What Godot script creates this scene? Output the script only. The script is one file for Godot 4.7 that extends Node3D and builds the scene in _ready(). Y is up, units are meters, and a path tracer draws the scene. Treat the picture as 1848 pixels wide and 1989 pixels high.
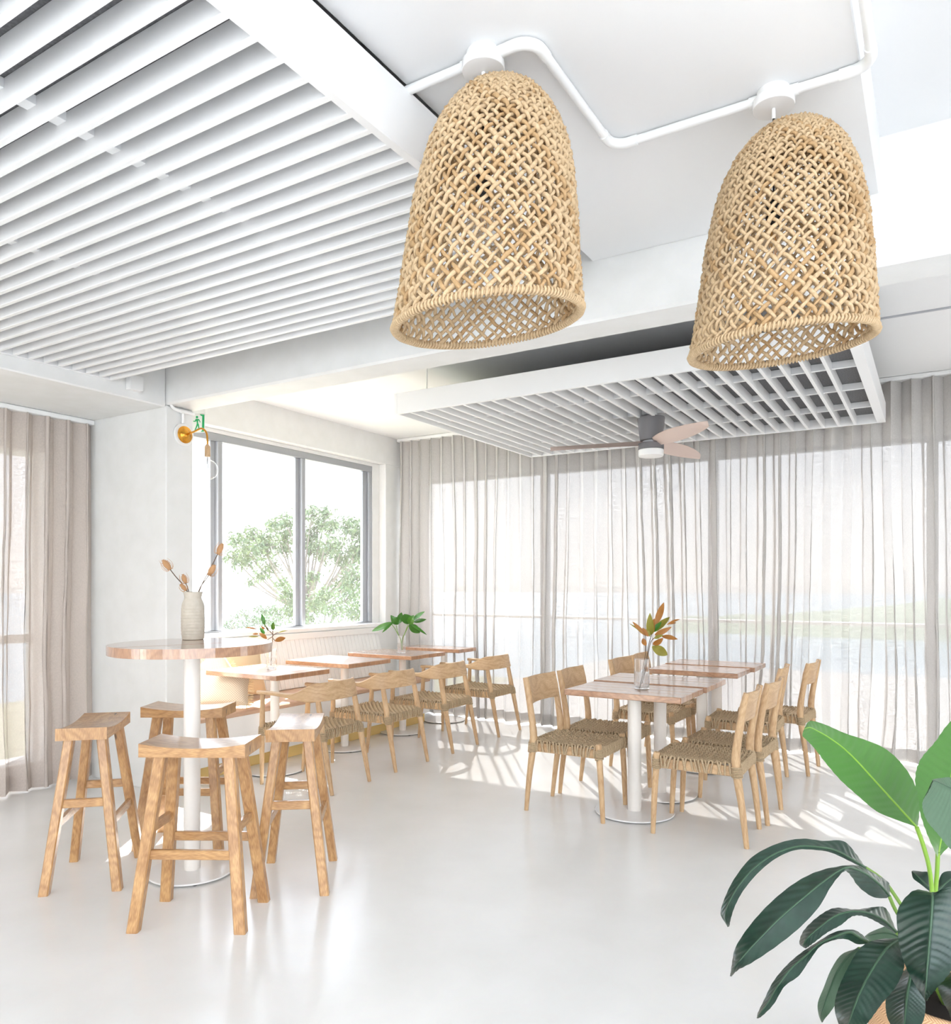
extends Node3D
# A bright white cafe: woven pendants, slatted ceiling rafts, sheer curtains, timber furniture.
# Axes: x runs along the curtained back wall, -z towards it, y up; the camera stands at the origin, 1.37 m up.

const F := 1475.0            # focal length in pixels of the 1848 x 1989 frame
const HORIZON := 1140.0      # pixel row of eye level
const EYE := 1.37
const YAW := 31.3
const SUN := Vector3(0.71, -1.04, 1.0)

var M := {}
var used := {}
var rng := RandomNumberGenerator.new()
var noise := FastNoiseLite.new()

class MB:
	var v := PackedVector3Array()
	var n := PackedVector3Array()
	var t := PackedVector2Array()
	var ix := PackedInt32Array()
	func poly(p: Array, outward: Vector3, uv: Array) -> void:
		var nn: Vector3 = (p[2] - p[0]).cross(p[1] - p[0])
		if nn.length_squared() < 1e-18:
			return
		nn = nn.normalized()
		var q := p
		var w := uv
		if nn.dot(outward) < 0.0:
			q = p.duplicate(); q.reverse()
			w = uv.duplicate(); w.reverse()
			nn = -nn
		var b := v.size()
		for i in q.size():
			v.append(q[i]); n.append(nn); t.append(w[i])
		for i in range(1, q.size() - 1):
			ix.append(b); ix.append(b + i); ix.append(b + i + 1)
	# a chamfered box; g is the axis that the grain runs along, off shifts its texture
	func box(c: Vector3, s: Vector3, xf := Transform3D(), ch := 0.003, g := 0, off := Vector2.ZERO) -> void:
		var h := s * 0.5
		var k: float = minf(ch, minf(h.x, minf(h.y, h.z)) * 0.6)
		var pt := func(sx: float, sy: float, sz: float, a: int) -> Vector3:
			var q := Vector3(sx * h.x, sy * h.y, sz * h.z)
			for i in 3:
				if i != a:
					q[i] -= signf(q[i]) * k
			return q
		var put := func(pl: Array, o: Vector3) -> void:
			var ax: int = o.abs().max_axis_index()
			var uv := []
			var wp := []
			for q in pl:
				if ax == g:
					uv.append(Vector2(q[(g + 1) % 3] * 0.3, q[(g + 2) % 3]) + off)
				else:
					uv.append(Vector2(q[g], q[3 - g - ax]) + off)
				wp.append(xf * (c + q))
			poly(wp, xf.basis * o, uv)
		var sg := [-1.0, 1.0]
		for a in 3:
			for s1 in sg:
				var o := Vector3.ZERO
				o[a] = s1
				var pl := []
				for d in [[-1.0, -1.0], [-1.0, 1.0], [1.0, 1.0], [1.0, -1.0]]:
					var e := Vector3.ZERO
					e[a] = s1; e[(a + 1) % 3] = d[0]; e[(a + 2) % 3] = d[1]
					pl.append(pt.call(e.x, e.y, e.z, a))
				put.call(pl, o)
		if k < 0.0004:
			return
		for a in 3:
			var b1 := (a + 1) % 3
			var b2 := (a + 2) % 3
			for s1 in sg:
				for s2 in sg:
					var e1 := Vector3.ZERO
					e1[b1] = s1; e1[b2] = s2; e1[a] = -1.0
					var e2 := e1
					e2[a] = 1.0
					var o := Vector3.ZERO
					o[b1] = s1; o[b2] = s2 * 0.99
					put.call([pt.call(e1.x, e1.y, e1.z, b1), pt.call(e2.x, e2.y, e2.z, b1), pt.call(e2.x, e2.y, e2.z, b2), pt.call(e1.x, e1.y, e1.z, b2)], o)
		for sx in sg:
			for sy in sg:
				for sz in sg:
					put.call([pt.call(sx, sy, sz, 0), pt.call(sx, sy, sz, 1), pt.call(sx, sy, sz, 2)], Vector3(sx, sy * 0.98, sz * 0.97))
	# smooth surface through rows of points
	func grid(rows: Array, closed := false, flip := false, us := 1.0, vs := 1.0, off := Vector2.ZERO) -> void:
		var R := rows.size()
		var C: int = rows[0].size()
		var W := C + 1 if closed else C
		var b := v.size()
		var nn := PackedVector3Array()
		nn.resize(R * C)
		for r in R - 1:
			var p0: PackedVector3Array = rows[r]
			var p1: PackedVector3Array = rows[r + 1]
			for c in W - 1:
				var d := (c + 1) % C
				var q := (p1[c] - p0[d]).cross(p1[d] - p0[c])
				nn[r * C + c] += q; nn[r * C + d] += q; nn[(r + 1) * C + c] += q; nn[(r + 1) * C + d] += q
		var mid: PackedVector3Array = rows[R / 2]
		var vv := PackedFloat32Array([0.0])
		for c in range(1, W):
			vv.append(vv[c - 1] + mid[c % C].distance_to(mid[c - 1]))
		var u := 0.0
		for r in R:
			var p: PackedVector3Array = rows[r]
			if r > 0:
				var pp: PackedVector3Array = rows[r - 1]
				u += maxf(p[0].distance_to(pp[0]), p[C / 2].distance_to(pp[C / 2]))
			for c in W:
				v.append(p[c % C])
				var q := nn[r * C + c % C]
				n.append((-q if flip else q).normalized() if q.length_squared() > 1e-24 else Vector3.UP)
				t.append(Vector2(u * us, vv[c] * vs) + off)
		for r in R - 1:
			for c in W - 1:
				var a := b + r * W + c
				if flip:
					ix.append_array(PackedInt32Array([a, a + W + 1, a + 1, a, a + W, a + W + 1]))
				else:
					ix.append_array(PackedInt32Array([a, a + 1, a + W + 1, a, a + W + 1, a + W]))
	func tube(p: Array, rad, sides := 8, caps := true, flat := 1.0, up := Vector3.ZERO, off := Vector2.ZERO) -> void:
		var rows := []
		var pu := up
		var m := p.size()
		for i in m:
			var d: Vector3 = (p[mini(i + 1, m - 1)] - p[maxi(i - 1, 0)]).normalized()
			if pu == Vector3.ZERO:
				pu = Vector3.RIGHT if absf(d.x) < 0.8 else Vector3.UP
			if up != Vector3.ZERO:
				pu = up
			pu = (pu - d * pu.dot(d)).normalized()
			var s := d.cross(pu)
			var r: float = rad if rad is float else rad[i]
			var row := PackedVector3Array()
			for k in sides:
				var a := TAU * k / sides
				row.append(p[i] + pu * cos(a) * r * flat + s * sin(a) * r)
			rows.append(row)
		grid(rows, true, true, 1.0, 1.0, off)
		if caps:
			for e in [0, m - 1]:
				var o: Vector3 = p[0] - p[1] if e == 0 else p[m - 1] - p[m - 2]
				var pl := []
				var uv := []
				for q in rows[e]:
					pl.append(q); uv.append(Vector2(q.x, q.z) * 0.3 + off)
				poly(pl, o, uv)
	# profile: [radius, height] from bottom to top or along the outline
	func lathe(pr: Array, xf := Transform3D(), seg := 32, caps := true) -> void:
		var rows := []
		for q in pr:
			var row := PackedVector3Array()
			for k in seg:
				var a := TAU * k / seg
				row.append(xf * Vector3(q[0] * cos(a), q[1], q[0] * sin(a)))
			rows.append(row)
		grid(rows, true, false)
		if caps:
			for e in [0, pr.size() - 1]:
				if pr[e][0] > 0.0005:
					var pl := []
					var uv := []
					for q in rows[e]:
						pl.append(q); uv.append(Vector2(q.x, q.z))
					poly(pl, xf.basis * Vector3(0, -1 if (pr[0][1] <= pr[pr.size() - 1][1]) == (e == 0) else 1, 0), uv)
	# a flat outline in the xy plane of xf, d thick along its z
	func slab(outline: PackedVector2Array, d: float, xf := Transform3D()) -> void:
		var tri := Geometry2D.triangulate_polygon(outline)
		for s in [-1.0, 1.0]:
			for i in range(0, tri.size(), 3):
				var pl := []
				var uv := []
				for j in 3:
					var q: Vector2 = outline[tri[i + j]]
					pl.append(xf * Vector3(q.x, q.y, s * d * 0.5)); uv.append(q)
				poly(pl, xf.basis * Vector3(0, 0, s), uv)
		var area := 0.0
		var m := outline.size()
		for i in m:
			area += outline[i].cross(outline[(i + 1) % m])
		for i in m:
			var a := outline[i]
			var b := outline[(i + 1) % m]
			var o := Vector2(b.y - a.y, a.x - b.x) * signf(area)
			poly([xf * Vector3(a.x, a.y, -d * 0.5), xf * Vector3(b.x, b.y, -d * 0.5), xf * Vector3(b.x, b.y, d * 0.5), xf * Vector3(a.x, a.y, d * 0.5)], xf.basis * Vector3(o.x, o.y, 0), [Vector2(a.x + a.y, -d * 0.5), Vector2(b.x + b.y, -d * 0.5), Vector2(b.x + b.y, d * 0.5), Vector2(a.x + a.y, d * 0.5)])
	func mesh() -> ArrayMesh:
		var arr := []
		arr.resize(Mesh.ARRAY_MAX)
		arr[Mesh.ARRAY_VERTEX] = v
		arr[Mesh.ARRAY_NORMAL] = n
		arr[Mesh.ARRAY_TEX_UV] = t
		arr[Mesh.ARRAY_INDEX] = ix
		var m := ArrayMesh.new()
		m.add_surface_from_arrays(Mesh.PRIMITIVE_TRIANGLES, arr)
		return m

func mb() -> MB:
	return MB.new()

func numbered(called: String) -> String:
	var k: int = used.get(called, 0)
	used[called] = k + 1
	return called if k == 0 else "%s_%03d" % [called, k]

func tag(o: Node3D, label: String, category: String, group := "", kind := "") -> Node3D:
	if label: o.set_meta("label", label)
	if category: o.set_meta("category", category)
	if group: o.set_meta("group", group)
	if kind: o.set_meta("kind", kind)
	return o

func thing(called: String, label: String, category: String, at := Vector3.ZERO, turn := 0.0, group := "", kind := "") -> Node3D:
	var o := Node3D.new()
	o.name = numbered(called)
	add_child(o)
	o.position = at
	o.rotation.y = turn
	return tag(o, label, category, group, kind)

func part(parent: Node3D, called: String, m, mat: Material, label := "") -> MeshInstance3D:
	var o := MeshInstance3D.new()
	o.name = called
	o.mesh = m.mesh() if m is MB else m
	o.material_override = mat
	parent.add_child(o, true)
	if label: o.set_meta("label", label)
	return o

func struct(called: String, m, mat: Material, label := "", category := "") -> MeshInstance3D:
	var o := part(self, numbered(called), m, mat, label)
	o.set_meta("kind", "structure")
	if category: o.set_meta("category", category)
	return o

func copy(src: Node3D, at: Vector3, turn: float, label: String) -> Node3D:
	var c: Node3D = src.duplicate()
	c.name = numbered(String(src.name))
	add_child(c)
	c.position = at
	c.rotation.y = turn
	c.set_meta("label", label)
	return c

# box given by its two corners
func bx(a: Vector3, b: Vector3, ch := 0.004) -> MB:
	var m := mb()
	m.box((a + b) * 0.5, (b - a).abs(), Transform3D(), ch, (b - a).abs().max_axis_index(), Vector2(rng.randf(), rng.randf() * 0.2))
	return m

func ray(u: float, w: float) -> Vector3:
	var c := cos(deg_to_rad(YAW))
	var s := sin(deg_to_rad(YAW))
	var a := (u - 924.0) / F
	return Vector3(-s + a * c, -(w - HORIZON) / F, -c - a * s)

# the point that stands d metres ahead of the camera in the direction of a pixel
func px(u: float, w: float, d: float) -> Vector3:
	return Vector3(0, EYE, 0) + ray(u, w) * d

func spline(p: Array, steps: int) -> Array:
	var out := []
	var m := p.size()
	for i in m - 1:
		for k in steps:
			var f := float(k) / steps
			out.append(p[i].cubic_interpolate(p[i + 1], p[maxi(i - 1, 0)], p[mini(i + 2, m - 1)], f))
	out.append(p[m - 1])
	return out

func frame(z: Vector3, up := Vector3.UP) -> Basis:
	var zz := z.normalized()
	var x := up.cross(zz)
	if x.length() < 0.01:
		x = Vector3.RIGHT.cross(zz)
	x = x.normalized()
	return Basis(x, zz.cross(x), zz)

# basis whose y axis points along d
func along(d: Vector3, hint := Vector3.FORWARD) -> Basis:
	var y := d.normalized()
	var x := y.cross(hint)
	if x.length() < 0.01:
		x = y.cross(Vector3.RIGHT)
	x = x.normalized()
	return Basis(x, y, x.cross(y))

# ---------------------------------------------------------------- materials
func mat(c: Color, rough := 0.6, metal := 0.0, spec := 0.5) -> StandardMaterial3D:
	var m := StandardMaterial3D.new()
	m.albedo_color = c
	m.roughness = rough
	m.metallic = metal
	m.metallic_specular = spec
	return m

func tex(w: int, h: int, f: Callable, alpha := false) -> ImageTexture:
	var im := Image.create(w, h, false, Image.FORMAT_RGBA8 if alpha else Image.FORMAT_RGB8)
	for y in h:
		for x in w:
			im.set_pixel(x, y, f.call(x, y))
	return ImageTexture.create_from_image(im)

# grain along u, 1.6 m by 0.4 m
func wood(lo: Color, hi: Color, rings: float, warp: float, seed_: int, rough := 0.5, knots := 0) -> StandardMaterial3D:
	var w := 768
	var h := 256
	var nz := FastNoiseLite.new()
	nz.noise_type = FastNoiseLite.TYPE_SIMPLEX_SMOOTH
	nz.frequency = 1.0
	nz.fractal_type = FastNoiseLite.FRACTAL_NONE
	nz.seed = seed_
	var rg := RandomNumberGenerator.new()
	rg.seed = seed_
	var ks := []
	for i in knots:
		ks.append(Vector3(rg.randf() * w, rg.randf() * h, rg.randf_range(3.0, 7.0)))
	var f := func(x: int, y: int) -> Color:
		var a := TAU * x / w
		var cx := cos(a)
		var sx := sin(a)
		var vv := float(y) / h
		var wv := nz.get_noise_3d(cx * 1.1, sx * 1.1, vv * 3.0) * warp
		var kn := 0.0
		for q in ks:
			var dx: float = (x - q.x) * 0.45
			var dy: float = y - q.y
			var dd: float = sqrt(dx * dx + dy * dy) / q.z
			wv += 0.5 * exp(-dd * 0.35) * signf(dy)
			kn = maxf(kn, 1.0 - dd)
		var ring := 0.5 + 0.5 * sin((vv * rings + wv * 4.0) * TAU)
		ring = pow(ring, 1.6)
		var fib := nz.get_noise_3d(cx * 9.0, sx * 9.0, vv * 150.0 + 40.0)
		var blot := nz.get_noise_3d(cx * 1.7 + 9.0, sx * 1.7, vv * 5.0)
		var g := clampf(0.5 + 0.30 * (ring - 0.5) + 0.34 * fib + 0.17 * blot, 0.0, 1.0)
		var c := hi.lerp(lo, g)
		return c.lerp(lo.darkened(0.55), clampf(kn * 1.5, 0.0, 0.85))
	var m := mat(Color.WHITE, rough)
	m.albedo_texture = tex(w, h, f)
	m.uv1_scale = Vector3(1.0 / 1.6, 1.0 / 0.4, 1.0)
	return m

func noise_tex(freq: float, c0: Color, c1: Color, size := 256, oct := 3, seed_ := 1) -> NoiseTexture2D:
	var nz := FastNoiseLite.new()
	nz.seed = seed_
	nz.frequency = freq
	nz.fractal_octaves = oct
	var t := NoiseTexture2D.new()
	t.width = size; t.height = size
	t.seamless = true
	t.noise = nz
	var g := Gradient.new()
	g.set_color(0, c0); g.set_color(1, c1)
	t.color_ramp = g
	return t

func tri(m: StandardMaterial3D, s: float, world := true) -> StandardMaterial3D:
	m.uv1_triplanar = true
	m.uv1_world_triplanar = world
	m.uv1_scale = Vector3(s, s, s)
	return m

func materials() -> void:
	M.wall = mat(Color(0.94, 0.94, 0.935), 0.55)
	M.wall.albedo_texture = noise_tex(0.02, Color(0.975, 0.975, 0.97), Color(1, 1, 1), 256, 4, 5)
	tri(M.wall, 0.9)
	M.ceil = mat(Color(0.94, 0.94, 0.94), 0.6)
	M.floor = mat(Color(0.97, 0.967, 0.96), 0.2)
	M.floor.albedo_texture = noise_tex(0.008, Color(0.965, 0.963, 0.958), Color(1, 1, 1), 512, 5, 9)
	tri(M.floor, 0.35)
	M.raft = mat(Color(0.95, 0.95, 0.95), 0.35)
	M.felt = mat(Color(0.50, 0.50, 0.51), 0.95)
	M.felt.albedo_texture = noise_tex(0.15, Color(0.75, 0.75, 0.75), Color(1, 1, 1), 256, 3, 3)
	tri(M.felt, 2.0)
	M.white = mat(Color(0.95, 0.95, 0.945), 0.35)
	M.pole = mat(Color(0.93, 0.91, 0.885), 0.3)
	M.base = mat(Color(0.95, 0.945, 0.94), 0.15)
	M.black = mat(Color(0.05, 0.05, 0.055), 0.5)
	M.alu = mat(Color(0.70, 0.71, 0.73), 0.4, 0.5)
	M.mullion = mat(Color(0.66, 0.67, 0.69), 0.5)
	M.brass = mat(Color(0.86, 0.62, 0.25), 0.25, 1.0)
	M.chrome = mat(Color(0.93, 0.93, 0.94), 0.08, 1.0)
	M.pane = mat(Color(1, 1, 1, 0.05), 0.02)
	M.pane.transparency = BaseMaterial3D.TRANSPARENCY_ALPHA
	M.glass = mat(Color(1, 1, 1, 0.04), 0.02)
	M.glass.transparency = BaseMaterial3D.TRANSPARENCY_ALPHA
	M.glass.refraction_enabled = true
	M.glass.refraction_scale = 0.05
	M.water = mat(Color(1, 1, 1, 0.02), 0.0)
	M.water.transparency = BaseMaterial3D.TRANSPARENCY_ALPHA
	M.water.refraction_enabled = true
	M.water.refraction_scale = 0.033
	M.stool = wood(Color(0.60, 0.42, 0.25), Color(0.82, 0.65, 0.44), 7.0, 0.5, 11, 0.42, 3)
	M.stool.clearcoat_enabled = true
	M.stool.clearcoat = 0.7
	M.stool.clearcoat_roughness = 0.18
	M.oak = wood(Color(0.72, 0.57, 0.42), Color(0.86, 0.74, 0.58), 9.0, 0.35, 23, 0.45)
	M.table = wood(Color(0.56, 0.38, 0.26), Color(0.77, 0.59, 0.44), 6.0, 0.5, 37, 0.3, 2)
	M.table.clearcoat_enabled = true
	M.table.clearcoat = 1.0
	M.table.clearcoat_roughness = 0.1
	M.table.metallic_specular = 0.7
	M.rattan = mat(Color(0.86, 0.76, 0.62), 0.7)
	M.rattan.albedo_texture = noise_tex(0.05, Color(0.80, 0.76, 0.70), Color(1, 1, 1), 256, 4, 8)
	tri(M.rattan, 6.0, false)
	M.rattan2 = mat(Color(0.79, 0.66, 0.49), 0.7)
	M.rattan2.albedo_texture = M.rattan.albedo_texture
	tri(M.rattan2, 6.0, false)
	M.cord = mat(Color(0.84, 0.75, 0.62), 0.7)
	M.cord.albedo_texture = noise_tex(0.08, Color(0.72, 0.69, 0.65), Color(1, 1, 1), 256, 3, 4)
	tri(M.cord, 8.0, false)
	M.seat_pad = mat(Color(0.80, 0.67, 0.57), 0.75)
	M.plinth = mat(Color(0.97, 0.84, 0.55), 0.6)
	M.ceramic = mat(Color(0.85, 0.82, 0.77), 0.7)
	M.ceramic.albedo_texture = noise_tex(0.05, Color(0.93, 0.92, 0.9), Color(1, 1, 1), 128, 3, 2)
	tri(M.ceramic, 5.0, false)
	M.teasel = mat(Color(0.80, 0.62, 0.45), 0.8)
	M.stem = mat(Color(0.36, 0.27, 0.18), 0.7)
	M.green_stem = mat(Color(0.45, 0.58, 0.25), 0.5)
	M.fan = mat(Color(0.45, 0.44, 0.45), 0.45)
	M.blade = mat(Color(0.84, 0.76, 0.72), 0.5)
	M.sign_green = mat(Color(0.13, 0.66, 0.40), 0.4)
	M.cushion = mat(Color(0.84, 0.75, 0.62), 0.9)
	var knit := func(x: int, y: int) -> Color:
		var a: float = sin(x * TAU / 8.0) * sin(y * TAU / 8.0)
		var s: float = 0.5 + 0.5 * a
		return Color(0.77, 0.70, 0.59).lerp(Color(0.96, 0.93, 0.87), s)
	M.pillow = mat(Color(1, 1, 1), 0.95)
	M.pillow.albedo_texture = tex(64, 64, knit)
	M.pillow.uv1_scale = Vector3(7, 7, 1)
	M.fringe = mat(Color(0.92, 0.85, 0.70), 0.95)
	var bur := func(x: int, y: int) -> Color:
		var s: float = 0.5 + 0.5 * sin((x + (y if (x / 16) % 2 == 0 else -y)) * TAU / 8.0)
		return Color(0.66, 0.50, 0.36).lerp(Color(0.87, 0.72, 0.56), s)
	M.basket = mat(Color.WHITE, 0.9)
	M.basket.albedo_texture = tex(64, 64, bur)
	M.basket.uv1_scale = Vector3(18, 18, 1)
	M.soil = mat(Color(0.12, 0.09, 0.07), 1.0)
	# linen sheer: slubbed threads, more open between them
	var nz := FastNoiseLite.new()
	nz.frequency = 1.0
	var linen := func(x: int, y: int) -> Color:
		var a := TAU * x / 256.0
		var b := TAU * y / 256.0
		var s := nz.get_noise_3d(cos(a) * 2.0, sin(a) * 2.0, y * 0.8) * 0.5 + nz.get_noise_3d(cos(b) * 3.0, sin(b) * 3.0, x * 0.8 + 300.0) * 0.4
		var al := clampf(0.91 + s * 0.28, 0.5, 1.0)
		return Color(1, 1, 1, al)
	M.sheer = mat(Color(0.79, 0.775, 0.76, 1.0), 0.9, 0.0, 0.1)
	M.sheer.transparency = BaseMaterial3D.TRANSPARENCY_ALPHA
	M.sheer.albedo_texture = tex(256, 256, linen, true)
	M.sheer.uv1_scale = Vector3(4, 4, 1)
	M.sheer.backlight = Color(0.66, 0.655, 0.65)
	M.sheer.cull_mode = BaseMaterial3D.CULL_DISABLED
	M.sheer_left = M.sheer.duplicate()
	M.sheer_left.albedo_color = Color(0.82, 0.775, 0.74, 1.0)
	# leaves
	M.leaf_dark = mat(Color(0.14, 0.24, 0.19), 0.28)
	M.leaf_dark.albedo_texture = noise_tex(0.03, Color(0.7, 0.75, 0.75), Color(1, 1, 1), 128, 3, 6)
	M.leaf_dark.uv1_scale = Vector3(5, 5, 1)
	M.leaf_dark.backlight = Color(0.25, 0.4, 0.2)
	M.leaf_green = mat(Color(0.27, 0.45, 0.19), 0.4)
	M.leaf_green.backlight = Color(0.48, 0.64, 0.28)
	M.leaf_grey = mat(Color(0.30, 0.40, 0.31), 0.4)
	M.rib_dark = mat(Color(0.22, 0.33, 0.24), 0.4)
	M.leaf_grey.backlight = Color(0.3, 0.45, 0.3)
	M.midrib = mat(Color(0.50, 0.66, 0.22), 0.4)
	M.leaf_rust = mat(Color(0.66, 0.44, 0.20), 0.5)
	M.leaf_rust.backlight = Color(0.6, 0.4, 0.2)
	M.leaf_olive = mat(Color(0.55, 0.52, 0.20), 0.5)
	M.leaf_olive.backlight = Color(0.5, 0.5, 0.2)
	M.leaf_mid = mat(Color(0.24, 0.46, 0.14), 0.3)
	M.leaf_mid.backlight = Color(0.4, 0.7, 0.2)
	M.gum = mat(Color(0.52, 0.57, 0.45), 0.6)
	M.gum.vertex_color_use_as_albedo = true
	M.gum.backlight = Color(0.4, 0.5, 0.3)
	M.bark = mat(Color(0.50, 0.47, 0.44), 0.9)
	M.lawn = mat(Color(0.60, 0.60, 0.50), 0.95)
	M.sea = mat(Color(0.55, 0.63, 0.68), 0.25)
	M.paving = mat(Color(0.66, 0.655, 0.65), 0.85)
	M.hill = mat(Color(0.52, 0.58, 0.50), 0.95)

func _ready() -> void:
	rng.seed = 7
	noise.seed = 3
	noise.frequency = 1.0
	camera_and_light()
	materials()
	room()
	outside()
	windows()
	curtains()
	rafts()
	pendants()
	wall_fittings()
	bench()
	tables()
	side_chairs()
	armchairs()
	stools()
	vases()
	foreground_plant()

func camera_and_light() -> void:
	var cam := Camera3D.new()
	cam.name = "camera"
	cam.projection = Camera3D.PROJECTION_FRUSTUM
	cam.near = 0.05
	cam.far = 2000.0
	cam.size = 0.05 * 1989.0 / F
	cam.frustum_offset = Vector2(0, 0.05 * (HORIZON - 994.5) / F)
	add_child(cam)
	cam.position = Vector3(0, EYE, 0)
	cam.rotation_degrees = Vector3(0, YAW, 0)
	cam.current = true
	var sky := ProceduralSkyMaterial.new()
	sky.sky_top_color = Color(0.90, 0.94, 1.0)
	sky.sky_horizon_color = Color(1.0, 1.0, 1.0)
	sky.ground_horizon_color = Color(0.95, 0.95, 0.95)
	sky.ground_bottom_color = Color(0.8, 0.8, 0.8)
	var e := Environment.new()
	e.background_mode = Environment.BG_SKY
	e.sky = Sky.new()
	e.sky.sky_material = sky
	e.background_energy_multiplier = 3.0
	e.tonemap_mode = Environment.TONE_MAPPER_LINEAR
	e.tonemap_exposure = 1.95
	e.sdfgi_enabled = true
	e.ssao_enabled = true
	e.ssil_enabled = true
	var we := WorldEnvironment.new()
	we.name = "sky"
	we.environment = e
	add_child(we)
	var sun := DirectionalLight3D.new()
	sun.name = "sun"
	sun.light_color = Color(1.0, 0.99, 0.975)
	sun.light_energy = 6.0
	sun.light_angular_distance = 0.6
	sun.shadow_enabled = true
	add_child(sun)
	sun.look_at_from_position(-SUN * 10.0, Vector3.ZERO)

# ---------------------------------------------------------------- the setting
func room() -> void:
	struct("floor", bx(Vector3(-5.6, -0.2, -6.98), Vector3(3.4, 0, 5.6)), M.floor, "polished white concrete floor with a soft sheen", "floor")
	struct("ceiling", bx(Vector3(-4.375, 3.065, -3.3), Vector3(1.1, 3.35, 5.6)), M.ceil, "white painted concrete ceiling above the hanging baskets", "ceiling")
	struct("ceiling_right", bx(Vector3(1.1, 3.065, -3.3), Vector3(3.4, 3.35, -0.3)), M.ceil, "white ceiling beside the roof light", "ceiling")
	struct("ceiling_rear", bx(Vector3(1.1, 3.065, 5.0), Vector3(3.4, 3.35, 5.6)), M.ceil, "white ceiling behind the roof light", "ceiling")
	struct("ceiling_far", bx(Vector3(-5.4, 3.0, -7.1), Vector3(3.3, 3.35, -3.4)), M.ceil, "white ceiling bay above the ceiling fan", "ceiling")
	struct("trim_1", bx(Vector3(-1.345, 2.855, -3.24), Vector3(-0.185, 3.2, 5.5)), M.ceil, "lowered white ceiling slab that carries the woven pendants", "slab")
	struct("trim_2", bx(Vector3(-5.4, 2.58, -3.47), Vector3(3.3, 3.3, -3.24), 0.012), M.wall, "white concrete beam crossing the room", "beam")
	struct("trim_3", bx(Vector3(-5.6, 2.565, -3.24), Vector3(-4.375, 3.3, 5.6), 0.008), M.wall, "lowered white soffit over the left curtain", "soffit")
	struct("wall_pier", bx(Vector3(-5.6, 0, -3.453), Vector3(-4.375, 2.58, -3.24), 0.006), M.wall, "white concrete pier with the brass wall lamp", "wall")
	# window wall, with a deep opening
	var w := struct("wall_left", bx(Vector3(-5.4, 2.70, -7.1), Vector3(-5.1, 3.05, -3.4)), M.wall, "white window wall above the bench", "wall")
	part(w, "wall_below", bx(Vector3(-5.4, 0, -7.1), Vector3(-5.1, 0.965, -3.453)), M.wall)
	part(w, "wall_end", bx(Vector3(-5.4, 0.965, -7.1), Vector3(-5.1, 2.70, -6.515)), M.wall)
	# wall by the left curtain
	w = struct("wall_left_near", bx(Vector3(-5.6, 0, -3.24), Vector3(-5.34, 2.565, -2.98)), M.wall, "white wall end behind the left curtain", "wall")
	part(w, "lintel", bx(Vector3(-5.6, 2.30, -2.98), Vector3(-5.34, 2.565, 5.6)), M.wall)
	part(w, "upstand", bx(Vector3(-5.6, 0, -2.98), Vector3(-5.34, 0.16, 5.6)), M.wall)
	# curtain wall
	w = struct("wall_back", bx(Vector3(-5.4, 2.55, -7.0), Vector3(3.3, 3.05, -6.9)), M.wall, "white lintel above the curtained glazing", "wall")
	part(w, "wall_end", bx(Vector3(-5.1, 0, -7.1), Vector3(-4.86, 2.55, -6.9)), M.wall)
	# behind and beside the camera: a wide open shopfront and a roof light
	w = struct("wall_right", bx(Vector3(3.2, 2.85, -7.0), Vector3(3.45, 3.3, 5.6)), M.wall, "white lintel over the open side of the room", "wall")
	part(w, "wall_panel", bx(Vector3(3.2, 0, -7.0), Vector3(3.45, 2.85, -0.8)), M.wall)
	for z in [1.6, 5.2]:
		part(w, "pier", bx(Vector3(3.2, 0, z), Vector3(3.45, 2.85, z + 0.3)), M.wall)
	w = struct("wall_front", bx(Vector3(-5.6, 2.3, 5.4), Vector3(3.45, 3.3, 5.65)), M.wall, "white wall behind the room with one wide doorway", "wall")
	part(w, "wall_panel", bx(Vector3(-5.6, 0, 5.4), Vector3(-1.0, 2.3, 5.65)), M.wall)
	part(w, "wall_panel", bx(Vector3(1.2, 0, 5.4), Vector3(3.45, 2.3, 5.65)), M.wall)
	# ceiling seam beyond the beam
	struct("trim_4", bx(Vector3(-0.30, 2.992, -5.22), Vector3(3.2, 3.002, -5.20), 0.0005), M.alu, "thin metal seam strip in the far ceiling", "trim")

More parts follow.
